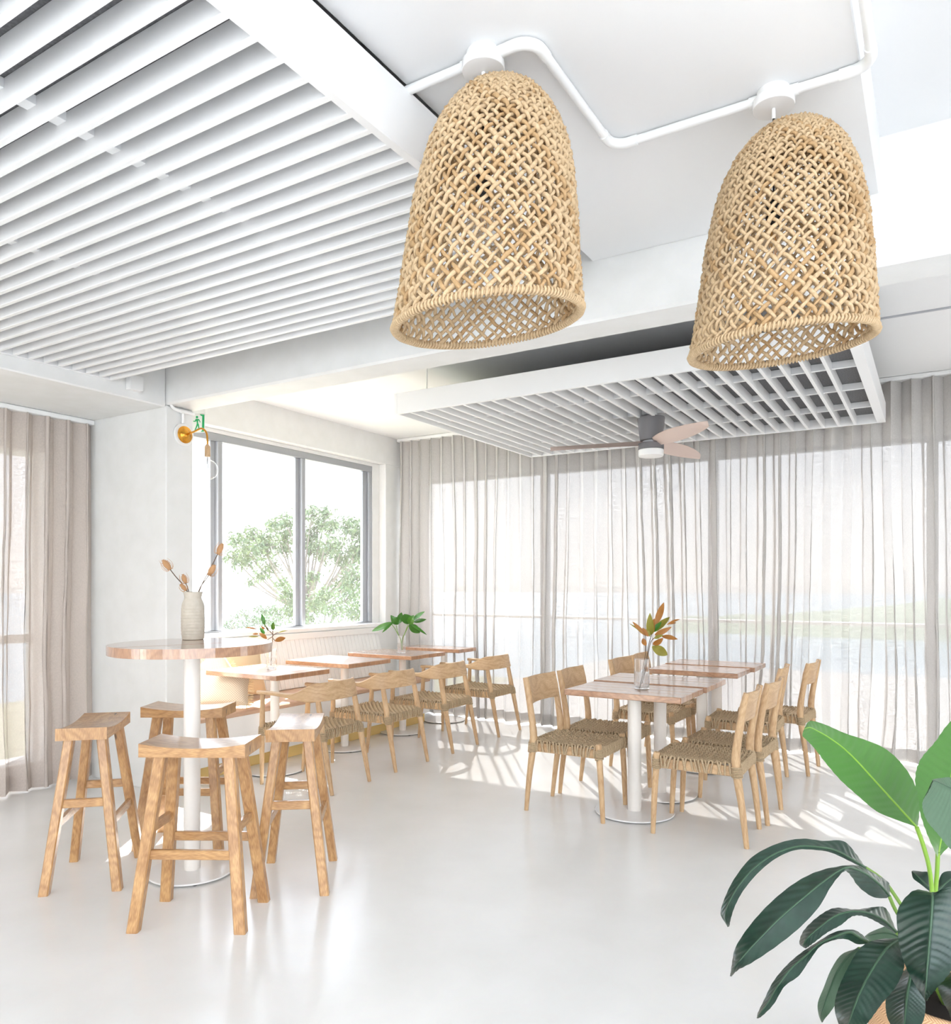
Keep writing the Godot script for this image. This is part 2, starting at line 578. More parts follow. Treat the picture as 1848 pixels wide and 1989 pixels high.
func outside() -> void:
	var t := thing("terrace", "sunlit pale paving outside the glazing", "terrace", Vector3.ZERO, 0.0, "", "structure")
	part(t, "paving", bx(Vector3(-5.6, -0.3, -14.0), Vector3(14.0, -0.06, -7.1)), M.paving)
	part(t, "paving", bx(Vector3(3.45, -0.3, -7.1), Vector3(14.0, -0.06, 14.0)), M.paving)
	part(t, "paving", bx(Vector3(-9.0, -0.3, 5.65), Vector3(3.45, -0.06, 14.0)), M.paving)
	t = thing("lawn", "sloping garden ground under the gum tree outside", "ground", Vector3.ZERO, 0.0, "", "structure")
	part(t, "ground", bx(Vector3(-30, -3.4, -32), Vector3(-5.7, -3.0, 5.0)), M.lawn)
	t = thing("sea", "pale sea beyond the window reaching the horizon", "sea", Vector3.ZERO, 0.0, "", "structure")
	part(t, "water", bx(Vector3(-900, -7.0, -900), Vector3(900, -6.0, 900)), M.sea)
	# headland
	t = thing("headland", "low wooded headland beyond the curtained glazing", "hill", Vector3.ZERO, 0.0, "", "structure")
	var m := mb()
	var rows := []
	for j in 9:
		var row := PackedVector3Array()
		for i in 60:
			var u := -40.0 + i * 4.0
			var f := sin(PI * j / 8.0)
			var env := smoothstep(-30.0, 30.0, u)
			row.append(Vector3(u, -6.2 + f * (2.0 + env * 7.0 + noise.get_noise_2d(u * 0.1, j * 0.4) * 2.0), -120.0 - j * 6.0))
		rows.append(row)
	m.grid(rows)
	part(t, "slope", m, M.hill)
	gum_tree()

func gum_tree() -> void:
	var rg := RandomNumberGenerator.new()
	rg.seed = 41
	# clumps of leaves in the window view: column, row, spread (all in pixels of the crown's outline), then depth
	var crown := [[250, 480, 110], [430, 430, 130], [200, 690, 100], [380, 600, 140], [340, 720, 120], [560, 590, 130], [700, 300, 100], [850, 260, 110], [830, 420, 120], [620, 470, 110], [640, 800, 100], [530, 900, 80], [820, 560, 130], [1150, 160, 100], [1320, 140, 80], [1230, 280, 120], [1120, 420, 110], [1150, 560, 130], [1300, 620, 140], [1400, 520, 130], [1590, 310, 120], [1700, 330, 130], [1500, 700, 130], [1600, 820, 110], [1700, 620, 130], [1380, 300, 110], [1150, 930, 90], [400, 1000, 50], [1500, 1000, 120], [1650, 950, 130], [1800, 500, 150], [1850, 750, 150], [1850, 1000, 150]]
	var low := [[800, 1000, 90], [850, 1110, 110], [1300, 1120, 130], [1600, 1150, 140], [1200, 1260, 130], [1420, 1320, 150], [1650, 1350, 140], [900, 1300, 130], [720, 1360, 120], [1050, 1400, 140], [1800, 1250, 160]]
	var bush := [[500, 1310, 60], [600, 1330, 80], [470, 1430, 100], [260, 1390, 50], [340, 1350, 60], [180, 1440, 50], [110, 1500, 60], [340, 1490, 100], [600, 1460, 110], [720, 1480, 110], [200, 1530, 90]]
	var leaf := mb()
	leaf.grid([PackedVector3Array([Vector3(-0.002, 0, 0), Vector3(0, 0, 0.004), Vector3(0.002, 0, 0)]), PackedVector3Array([Vector3(-0.16, 0.4, 0.02), Vector3(0, 0.42, -0.03), Vector3(0.16, 0.4, 0.02)]), PackedVector3Array([Vector3(-0.01, 1.0, 0.1), Vector3(0, 1.0, 0.1), Vector3(0.01, 1.0, 0.1)])])
	var lm := leaf.mesh()
	var make := func(called: String, label: String, cat: String, clumps: Array, d0: float, spread: float, base: Vector2, count: int, size: float, c0: Color, c1: Color, trunk_r: float) -> void:
		var root := px(420.0 + base.x / 6.16, 970.0 + base.y / 6.16, d0)
		root.y = -3.0
		var t := thing(called, label, cat, root)
		var xf := []
		var cols := []
		var limbs := mb()
		var fork := px(420.0 + base.x / 6.16, 970.0 + base.y / 6.16, d0)
		limbs.tube([Vector3.ZERO, Vector3(0.1, (fork.y + 3.0) * 0.5, 0), fork - root], [trunk_r, trunk_r * 0.8, trunk_r * 0.65], 8)
		for k in clumps:
			var c := px(420.0 + k[0] / 6.16, 970.0 + k[1] / 6.16, d0 + rg.randf_range(-spread, spread))
			var r: float = k[2] / 6.16 / F * d0
			var a := fork - root
			var b := c - root
			var md := a.lerp(b, 0.5) + Vector3(rg.randf_range(-0.2, 0.2), -0.25 * absf(b.x - a.x) * 0.3, rg.randf_range(-0.2, 0.2))
			limbs.tube(spline([a, md, b], 4), [trunk_r * 0.4, trunk_r * 0.38, trunk_r * 0.33, trunk_r * 0.3, trunk_r * 0.26, trunk_r * 0.2, trunk_r * 0.16, trunk_r * 0.12, trunk_r * 0.06], 5, false)
			for i in 5:
				var q := Vector3(rg.randfn(), rg.randfn(), rg.randfn()) * r * 0.55
				limbs.tube([b.lerp(md, 0.3), b + q * 0.5, b + q], [trunk_r * 0.12, trunk_r * 0.08, trunk_r * 0.04], 4, false)
			for i in int(count * pow(k[2] / 110.0, 2.0)):
				var q := Vector3(rg.randfn(), rg.randfn() * 0.8, rg.randfn()) * r * 0.55
				var dirn := Vector3(rg.randfn(), rg.randfn() - 0.7, rg.randfn()).normalized()
				var bs := along(dirn, Vector3(rg.randfn(), rg.randfn(), rg.randfn())).scaled(Vector3.ONE * size * rg.randf_range(0.7, 1.3))
				xf.append(Transform3D(bs, b + q))
				cols.append(c0.lerp(c1, rg.randf() * 0.55))
		part(t, "branches", limbs, M.bark)
		var mm := MultiMesh.new()
		mm.transform_format = MultiMesh.TRANSFORM_3D
		mm.use_colors = true
		mm.mesh = lm
		mm.instance_count = xf.size()
		for i in xf.size():
			mm.set_instance_transform(i, xf[i])
			mm.set_instance_color(i, cols[i])
		var o := MultiMeshInstance3D.new()
		o.name = "foliage"
		o.multimesh = mm
		o.material_override = M.gum
		o.set_meta("kind", "stuff")
		t.add_child(o)
	make.call("gum_tree", "spreading gum tree with airy green crown outside the window", "tree", crown, 24.0, 1.6, Vector2(1080, 1350), 210, 0.17, Color(0.42, 0.52, 0.47), Color(1.0, 1.0, 0.62), 0.13)
	make.call("leafy_shrub", "pale green leafy shrub growing under the gum tree", "shrub", low, 21.0, 1.0, Vector2(1200, 1700), 230, 0.13, Color(0.45, 0.56, 0.45), Color(0.95, 1.0, 0.6), 0.08)
	make.call("coastal_bush", "blue-green coastal bush low outside the window", "bush", bush, 17.0, 0.6, Vector2(420, 1700), 260, 0.08, Color(0.45, 0.55, 0.5), Color(0.75, 0.85, 0.65), 0.05)

# ---------------------------------------------------------------- glazing
func windows() -> void:
	# window above the bench
	var t := thing("window_1", "grey aluminium framed sliding window above the bench", "window", Vector3.ZERO, 0.0, "", "structure")
	var x0 := -5.26
	var x1 := -5.19
	part(t, "frame_head", bx(Vector3(x0, 2.60, -6.40), Vector3(x1, 2.665, -3.453)), M.alu)
	part(t, "frame_sill", bx(Vector3(x0, 0.965, -6.40), Vector3(x1, 1.0, -3.453)), M.alu)
	part(t, "frame_jamb", bx(Vector3(x0, 1.0, -6.40), Vector3(x1, 2.60, -6.34)), M.alu)
	part(t, "reveal_filler", bx(Vector3(x0 - 0.02, 0.965, -6.515), Vector3(x1 + 0.005, 2.70, -6.40)), M.wall)
	part(t, "reveal_filler", bx(Vector3(x0 - 0.02, 2.665, -6.40), Vector3(x1 + 0.005, 2.70, -3.453)), M.wall)
	part(t, "sash_stile", bx(Vector3(x0 + 0.01, 1.0, -6.34), Vector3(x1 - 0.025, 2.60, -6.27)), M.alu)
	for z in [-4.39, -5.38]:
		part(t, "mullion", bx(Vector3(x0, 1.0, z), Vector3(x1 + 0.01, 2.60, z + 0.05)), M.alu)
		part(t, "sash_stile", bx(Vector3(x0 + 0.01, 1.0, z + 0.05), Vector3(x1 - 0.025, 2.60, z + 0.10)), M.alu)
	part(t, "frame_jamb", bx(Vector3(x0, 1.0, -3.52), Vector3(x1, 2.60, -3.453)), M.alu)
	for z in [[-6.27, -5.38], [-5.28, -4.39], [-4.29, -3.52]]:
		part(t, "pane", bx(Vector3(x0 + 0.03, 1.0, z[0]), Vector3(x0 + 0.036, 2.60, z[1]), 0.0), M.pane)
	part(t, "window_sill", bx(Vector3(x1, 0.945, -6.515), Vector3(-5.06, 0.985, -3.455), 0.006), M.white)
	# glazing behind the back curtain
	t = thing("window_2", "tall glazing with grey mullions behind the long sheer curtain", "window", Vector3.ZERO, 0.0, "", "structure")
	var za := -7.0
	var zb := -6.92
	var xs := [-4.86, -3.40, -1.72, -0.03, 1.65, 3.2]
	for i in xs.size():
		part(t, "mullion", bx(Vector3(xs[i] - 0.04, 0, za), Vector3(xs[i] + 0.04, 2.55, zb)), M.mullion)
	for i in xs.size() - 1:
		part(t, "transom", bx(Vector3(xs[i] + 0.04, 1.05, -7.08), Vector3(xs[i + 1] - 0.04, 1.075, zb)), M.white)
		part(t, "frame_head", bx(Vector3(xs[i] + 0.04, 2.51, za), Vector3(xs[i + 1] - 0.04, 2.55, zb)), M.mullion)
		part(t, "frame_sill", bx(Vector3(xs[i] + 0.04, 0, za), Vector3(xs[i + 1] - 0.04, 0.05, zb)), M.mullion)
		for h in [[0.05, 1.05], [1.075, 2.51]]:
			part(t, "pane", bx(Vector3(xs[i] + 0.04, h[0], -6.965), Vector3(xs[i + 1] - 0.04, h[1], -6.959), 0.0), M.pane)
	# glazing behind the left curtain
	t = thing("window_3", "white framed glazing behind the left sheer curtain", "window", Vector3.ZERO, 0.0, "", "structure")
	var zs := [-2.98, -1.2, 0.6, 2.4, 4.2, 5.57]
	for i in zs.size():
		part(t, "mullion", bx(Vector3(-5.5, 0.16, zs[i] - 0.03), Vector3(-5.44, 2.30, zs[i] + 0.03)), M.white)
	for i in zs.size() - 1:
		part(t, "transom", bx(Vector3(-5.5, 0.98, zs[i] + 0.03), Vector3(-5.44, 1.04, zs[i + 1] - 0.03)), M.white)
		for h in [[0.16, 0.98], [1.04, 2.30]]:
			part(t, "pane", bx(Vector3(-5.473, h[0], zs[i] + 0.03), Vector3(-5.467, h[1], zs[i + 1] - 0.03), 0.0), M.pane)

# a wave-pleated sheer between two points on the floor plan; c(t) is its line
func sheer(t: Node3D, a: Vector3, b: Vector3, top: float, pitch: float, amp: float, m: Material, sd: float) -> void:
	var len_ := a.distance_to(b)
	var d := (b - a) / len_
	var nrm := Vector3(-d.z, 0, d.x)
	var cols := int(len_ / pitch * 12.0)
	var at := func(s: float, y: float) -> Vector3:
		var f := 1.0 - y / top
		var wob := noise.get_noise_2d(s * 0.9 + sd, y * 0.12) * (0.5 + 2.0 * f)
		var ph := TAU * s / pitch + wob * 2.2
		var am := amp * (1.0 + f * 0.9 * noise.get_noise_2d(s * 0.9 + sd, 7.0 + y * 0.1))
		var sway := noise.get_noise_2d(s * 1.6 + sd, 20.0 + y * 0.35) * 0.03 * f
		return a + d * (s + (0.02 + 0.026 * noise.get_noise_2d(s * 1.7 + sd, 50.0 + y * 0.1)) * sin(2.0 * ph) + noise.get_noise_2d(s * 2.0, y + sd) * 0.01 * f) + nrm * (am * sin(ph) + sway) + Vector3(0, y, 0)
	var sheet := func(y0: float, y1: float, rowsn: int, off: float) -> MB:
		var mm := mb()
		var rows := []
		for j in rowsn + 1:
			var y := lerpf(y0, y1, float(j) / rowsn)
			var row := PackedVector3Array()
			for i in cols + 1:
				row.append(at.call(len_ * i / cols, y) + nrm * off)
			rows.append(row)
		mm.grid(rows)
		return mm
	part(t, "cloth", sheet.call(0.015, top, 22, 0.0), m)
	part(t, "hem", sheet.call(0.015, 0.115, 2, 0.004), m)
	part(t, "heading", sheet.call(top - 0.085, top, 2, 0.004), m)

func curtains() -> void:
	var t := thing("sheer_curtain", "long pale linen sheer curtain across the back wall glazing", "curtain", Vector3.ZERO, 0.0, "sheer curtains")
	sheer(t, Vector3(-5.06, 0, -6.74), Vector3(2.6, 0, -6.74), 2.965, 0.135, 0.048, M.sheer, 3.0)
	part(t, "track", bx(Vector3(-5.09, 2.965, -6.775), Vector3(2.7, 2.998, -6.70)), M.white)
	t = thing("sheer_curtain", "beige linen sheer curtain beside the concrete pier", "curtain", Vector3.ZERO, 0.0, "sheer curtains")
	sheer(t, Vector3(-5.2, 0, -3.27), Vector3(-5.2, 0, 1.2), 2.53, 0.135, 0.046, M.sheer_left, 40.0)
	part(t, "track", bx(Vector3(-5.235, 2.53, -3.235), Vector3(-5.165, 2.563, 1.3)), M.white)

# ---------------------------------------------------------------- slatted ceiling rafts
func rafts() -> void:
	# over the bar: slats along x
	var t := thing("slatted_raft", "wide white slatted ceiling raft beside the lowered slab", "ceiling raft", Vector3(-2.85, 2.645, -1.0), 0.0, "slatted ceiling rafts")
	var o := t.position
	var y0 := 0.0
	var y1 := 0.15
	var xa := -4.372 - o.x
	var xb := -1.33 - o.x
	var za := -2.845 - o.z
	var zb := 1.2 - o.z
	part(t, "frame_board", bx(Vector3(xa, y0, za), Vector3(xa + 0.022, y1, zb), 0.002), M.raft)
	part(t, "frame_board", bx(Vector3(xb - 0.03, y0, za), Vector3(xb, y1 + 0.038, zb), 0.002), M.raft)
	part(t, "frame_board", bx(Vector3(xa + 0.022, y0, za), Vector3(xb - 0.03, y1, za + 0.022), 0.002), M.raft)
	part(t, "frame_board", bx(Vector3(xa + 0.022, y0, zb - 0.022), Vector3(xb - 0.03, y1, zb), 0.002), M.raft)
	part(t, "felt_backing", bx(Vector3(xa + 0.022, 0.072, za + 0.022), Vector3(xb - 0.03, 0.087, zb - 0.022), 0.0), M.felt, "dark grey felt backing")
	var sl := mb()
	sl.box(Vector3.ZERO, Vector3(xb - xa - 0.052, 0.069, 0.021), Transform3D(), 0.0015)
	var slm := sl.mesh()
	var z := za + 0.084
	while z < zb - 0.05:
		part(t, "slat", slm, M.raft).position = Vector3((xa + xb) * 0.5, 0.0365, z)
		z += 0.0842
	for x in [-2.13, -3.03, -3.88]:
		part(t, "rib", bx(Vector3(x - o.x - 0.022, 0.044, za + 0.022), Vector3(x - o.x + 0.022, 0.071, zb - 0.022), 0.001), M.raft)
	for p in [Vector3(-3.9, 0, -2.5), Vector3(-1.6, 0, -2.5), Vector3(-3.9, 0, 0.5), Vector3(-1.6, 0, 0.5)]:
		var rod := mb()
		rod.tube([Vector3(p.x - o.x, y1, p.z - o.z), Vector3(p.x - o.x, 3.065 - o.y, p.z - o.z)], 0.004, 6)
		part(t, "hanger_rod", rod, M.alu)
	# over the dining tables: slats along z
	t = thing("slatted_raft", "white slatted ceiling raft hung above the ceiling fan", "ceiling raft", Vector3(-1.855, 2.63, -5.52), 0.0, "slatted ceiling rafts")
	o = t.position
	xa = -3.385 - o.x
	xb = -0.335 - o.x
	za = -6.60 - o.z
	zb = -4.43 - o.z
	part(t, "frame_board", bx(Vector3(xa, y0, za), Vector3(xa + 0.022, y1, zb), 0.002), M.raft)
	part(t, "frame_board", bx(Vector3(xb - 0.06, y0, za), Vector3(xb, y1, zb), 0.002), M.raft)
	part(t, "frame_board", bx(Vector3(xa + 0.022, y0, za), Vector3(xb - 0.06, y1, za + 0.022), 0.002), M.raft)
	part(t, "frame_board", bx(Vector3(xa + 0.022, y0, zb - 0.022), Vector3(xb - 0.06, y1, zb), 0.002), M.raft)
	part(t, "felt_backing", bx(Vector3(xa + 0.022, 0.072, za + 0.022), Vector3(xb - 0.06, 0.087, zb - 0.022), 0.0), M.felt, "dark grey felt backing")
	sl = mb()
	sl.box(Vector3.ZERO, Vector3(0.021, 0.069, zb - za - 0.044), Transform3D(), 0.0015, 2)
	slm = sl.mesh()
	var x := xa + 0.125
	while x < xb - 0.1:
		part(t, "slat", slm, M.raft).position = Vector3(x, 0.0365, (za + zb) * 0.5)
		x += 0.1132
	for q in [-4.95, -5.53, -6.115]:
		part(t, "rib", bx(Vector3(xa + 0.022, 0.030, q - o.z - 0.012), Vector3(xb - 0.06, 0.071, q - o.z + 0.012), 0.001), M.raft)
	for p in [Vector3(-3.23, 0, -4.62), Vector3(-0.6, 0, -4.62), Vector3(-3.23, 0, -6.4), Vector3(-0.6, 0, -6.4)]:
		var rod := mb()
		rod.tube([Vector3(p.x - o.x, y1, p.z - o.z), Vector3(p.x - o.x, 3.0 - o.y, p.z - o.z)], 0.004, 6)
		rod.tube([Vector3(p.x - o.x, y1, p.z - o.z), Vector3(p.x - o.x, y1 + 0.03, p.z - o.z)], 0.009, 8)
		part(t, "hanger_rod", rod, M.white)
	# ceiling fan
	t = thing("ceiling_fan", "grey three-blade ceiling fan with a round light under the raft", "fan", Vector3(-1.835, 2.64, -5.555))
	var m := mb()
	m.lathe([[0.100, 0.0], [0.102, -0.01], [0.100, -0.03], [0.082, -0.165], [0.080, -0.175], [0.0, -0.175]])
	part(t, "motor_housing", m, M.fan)
	m = mb()
	m.lathe([[0.0, -0.195], [0.094, -0.195], [0.095, -0.2], [0.095, -0.238], [0.094, -0.24], [0.0, -0.24]])
	part(t, "light_ring", m, M.fan)
	m = mb()
	m.lathe([[0.06, -0.17], [0.06, -0.2]], Transform3D(), 24)
	part(t, "hub", m, M.alu)
	m = mb()
	m.lathe([[0.0, -0.24], [0.091, -0.24], [0.093, -0.245], [0.093, -0.283], [0.088, -0.292], [0.0, -0.294]])
	part(t, "light_diffuser", m, M.white, "round white light diffuser")
	for k in 3:
		var ang: float = -0.75 + TAU / 3.0 * k
		var bl := mb()
		var rows := []
		for i in 19:
			var s := i / 18.0
			var w: float = 0.072 * pow(sin(PI * clampf(pow(s, 0.9) * 0.94 + 0.05, 0, 1)), 0.75)
			var row := PackedVector3Array()
			for j in 7:
				var q := (j - 3) / 3.0
				row.append(Vector3(0.04 + s * 0.72, -0.19 - 0.01 * s * s + 0.028 * q * sin(PI * (0.3 + 0.5 * s)), q * w))
			for j in 7:
				var q := (3 - j) / 3.0
				row.append(Vector3(0.04 + s * 0.72, -0.19 - 0.01 * s * s + 0.028 * q * sin(PI * (0.3 + 0.5 * s)) - 0.006 * (1.0 - q * q) - 0.002, q * w))
			rows.append(row)
		bl.grid(rows, true, true)
		part(t, "blade", bl, M.blade).rotation.y = ang

# ---------------------------------------------------------------- pendants, conduit
const BELL := [[0.0, 0.06], [0.015, 0.20], [0.035, 0.34], [0.07, 0.45], [0.11, 0.54], [0.16, 0.62], [0.26, 0.735], [0.37, 0.80], [0.48, 0.85], [0.6, 0.89], [0.69, 0.915], [0.8, 0.945], [0.9, 0.97], [1.0, 1.0]]

func bell(t: float) -> float:
	for i in BELL.size() - 1:
		if t <= BELL[i + 1][0]:
			return lerpf(BELL[i][1], BELL[i + 1][1], (t - BELL[i][0]) / (BELL[i + 1][0] - BELL[i][0]))
	return 1.0

# top and rim are the shade's ends below the ceiling point; lean tips the rim
func pendant(label: String, at: Vector3, top: Vector3, rim: Vector3, lean: Vector3, R: float, sd: int) -> void:
	var t := thing("woven_pendant", label, "pendant lamp", at, 0.0, "woven basket pendants")
	var rg := RandomNumberGenerator.new()
	rg.seed = sd
	var m := mb()
	m.lathe([[0.046, 0.0], [0.047, -0.002], [0.047, -0.026], [0.046, -0.028]], Transform3D(), 32)
	part(t, "mounting_box", m, M.white)
	m = mb()
	m.lathe([[0.0, -0.024], [0.055, -0.024], [0.059, -0.027], [0.060, -0.05], [0.058, -0.054], [0.0, -0.055]], Transform3D(), 40, false)
	part(t, "canopy", m, M.base, "glossy white ceiling cup")
	m = mb()
	m.tube([Vector3(0, -0.055, 0), Vector3(0, -0.085, 0)], 0.0055, 10)
	part(t, "cord_grip", m, M.white)
	var sock := Vector3(0, -0.325, 0)
	m = mb()
	m.tube([Vector3(0, -0.085, 0), sock], 0.003, 8)
	part(t, "cord", m, M.black)
	m = mb()
	m.lathe([[0.006, 0.0], [0.016, -0.006], [0.021, -0.02], [0.022, -0.07], [0.02, -0.078], [0.0, -0.08]], Transform3D(Basis(), sock), 20, false)
	part(t, "socket", m, M.black)
	m = mb()
	m.lathe([[0.013, -0.078], [0.015, -0.09], [0.032, -0.115], [0.046, -0.145], [0.047, -0.165], [0.036, -0.195], [0.015, -0.208], [0.0, -0.21]], Transform3D(Basis(), sock), 24, false)
	var bulb := part(t, "bulb", m, M.pane, "clear filament bulb")
	m = mb()
	for k in 6:
		var a := TAU * k / 6.0
		m.tube([sock + Vector3(0.004 * cos(a), -0.09, 0.004 * sin(a)), sock + Vector3(0.014 * cos(a), -0.13, 0.014 * sin(a)), sock + Vector3(0.006 * cos(a), -0.17, 0.006 * sin(a))], 0.0012, 5)
	part(bulb, "filament", m, M.brass)
	# the woven shade
	var shade := Node3D.new()
	shade.name = "shade"
	t.add_child(shade)
	shade.set_meta("label", "bell-shaped shade woven of pale cane")
	var nrm := (Vector3.UP + lean).normalized()
	var N := 46
	var pos := func(s: float, th: float, off: float) -> Vector3:
		var nn := Vector3.UP.slerp(nrm, s * s)
		var e1 := Vector3.RIGHT - nn * nn.dot(Vector3.RIGHT)
		e1 = e1.normalized()
		var e2 := nn.cross(e1)
		var rr := R * bell(s)
		var dent := 1.0 + 0.022 * noise.get_noise_2d(cos(th) * 1.3 + sd, sin(th) * 1.3 + s * 2.2)
		var out := (e1 * cos(th) + e2 * sin(th))
		var slope := clampf((0.35 - s) * 2.2, 0.0, 1.0)
		return top.lerp(rim, s) + out * rr * dent + (out * (1.0 - slope) + nn * slope).normalized() * off
	# winding angle so that strands keep crossing at about a right angle
	var G := PackedFloat32Array([0.0])
	var steps := 128
	var S := PackedFloat32Array([0.0])
	for i in range(1, steps + 1):
		var s0 := pow(float(i) / steps, 1.25)
		var s1 := pow(float(i - 1) / steps, 1.25)
		var ds := Vector2((s0 - s1) * 0.66, R * (bell(s0) - bell(s1))).length()
		G.append(G[i - 1] + ds * 0.92 / maxf(R * bell((s0 + s1) * 0.5), 0.055))
		S.append(s0)
	for fam in 2:
		var sg := 1.0 if fam == 0 else -1.0
		for i in N:
			var th0 := TAU * (i + rg.randf_range(-0.13, 0.13)) / N
			var pts := []
			var rad := []
			var wd := 0.0053 * rg.randf_range(0.8, 1.25)
			var ns := rg.randf() * 100.0
			for k in steps + 1:
				var n_ := G[k] * N / PI
				var jig := noise.get_noise_2d(k * 0.07, ns) * 0.035
				var th := th0 + sg * G[k] + jig
				var off := sg * 0.0048 * cos(PI * n_) + noise.get_noise_2d(k * 0.11, ns + 50.0) * 0.003
				pts.append(pos.call(S[k], th, off))
				rad.append(wd * (0.72 + 0.28 * clampf(S[k] * 3.0, 0, 1)) * (1.0 + 0.35 * noise.get_noise_2d(k * 0.2, ns + 9.0)))
			m = mb()
			m.tube(pts, rad, 6, false)
			part(shade, "strand", m, M.rattan if rg.randf() < 0.72 else M.rattan2)
	m = mb()
	var ring := []
	for k in 65:
		ring.append(pos.call(1.0, TAU * k / 64.0, 0.0))
	m.tube(ring, 0.0075, 8, false)
	var rp := part(t, "rim", m, M.rattan)
	m = mb()
	var coil := []
	var turns := 150
	for k in turns * 7 + 1:
		var f := float(k) / (turns * 7)
		var th := TAU * f
		var c: Vector3 = pos.call(1.0, th, 0.0)
		var o: Vector3 = (pos.call(1.0, th, 0.01) - c).normalized()
		var w := TAU * f * turns
		coil.append(c + (o * cos(w) + nrm * sin(w)) * 0.0098)
	m.tube(coil, 0.0036, 5, false)
	part(rp, "cane_wrap", m, M.rattan)

func pendants() -> void:
	var rv := Vector3(0.8545, 0, -0.5195)
	var fv := Vector3(-0.5195, 0, -0.8545)
	pendant("woven cane pendant hung beside the slatted raft", Vector3(-1.078, 2.855, -1.815), rv * 0.052 + Vector3(0, -0.095, 0), rv * 0.012 + Vector3(0, -0.745, 0), -rv * 0.11 - fv * 0.07, 0.257, 5)
	pendant("woven cane pendant hung near the edge of the lowered slab", Vector3(-0.418, 2.855, -2.405), rv * 0.055 + Vector3(0, -0.105, 0), rv * 0.02 + Vector3(0, -0.762, 0), -rv * 0.09 - fv * 0.05, 0.257, 77)
	# conduit between the lamps
	var t := thing("ceiling_conduit", "white painted conduit zigzagging between the pendant cups", "conduit", Vector3(-0.75, 2.855, -2.1))
	var o := t.position
	var y := 2.838
	var r := 0.0135
	var el := 0.055
	var zz := [Vector3(-1.345, y, -1.815), Vector3(-0.925, y, -1.815), Vector3(-0.925, y, -2.405), Vector3(-0.155, y, -2.405), Vector3(-0.155, y, 1.5)]
	var runs := [[zz[0], Vector3(-1.125, y, -1.815)], [Vector3(-1.03, y, -1.815), zz[1] + Vector3(-el, 0, 0)], [zz[1] + Vector3(0, 0, -el), zz[2] + Vector3(0, 0, el)], [zz[2] + Vector3(el, 0, 0), Vector3(-0.466, y, -2.405)], [Vector3(-0.37, y, -2.405), zz[3] + Vector3(-el, 0, 0)], [zz[3] + Vector3(0, 0, el), zz[4]]]
	for q in runs:
		var m := mb()
		m.tube([q[0] - o, q[1] - o], r, 14)
		part(t, "pipe", m, M.white)
	for k in [1, 2, 3]:
		var a: Vector3 = (zz[k - 1] - zz[k]).normalized()
		var b: Vector3 = (zz[k + 1] - zz[k]).normalized()
		var c: Vector3 = zz[k] + (a + b) * el
		var pts := [zz[k] + a * (el + 0.03) - o]
		for i in 9:
			var f := PI * 0.5 * i / 8.0
			pts.append(c - b * el * cos(f) - a * el * sin(f) - o)
		pts.append(zz[k] + b * (el + 0.03) - o)
		var m := mb()
		m.tube(pts, r + 0.003, 14)
		part(t, "elbow", m, M.white)
	for q in [Vector3(-1.125, y, -1.815), Vector3(-1.03, y, -1.815), Vector3(-0.466, y, -2.405), Vector3(-0.37, y, -2.405)]:
		var m := mb()
		var d := 0.022
		m.tube([q - Vector3(d, 0, 0) - o, q + Vector3(d, 0, 0) - o], r + 0.003, 14)
		part(t, "coupling", m, M.white)

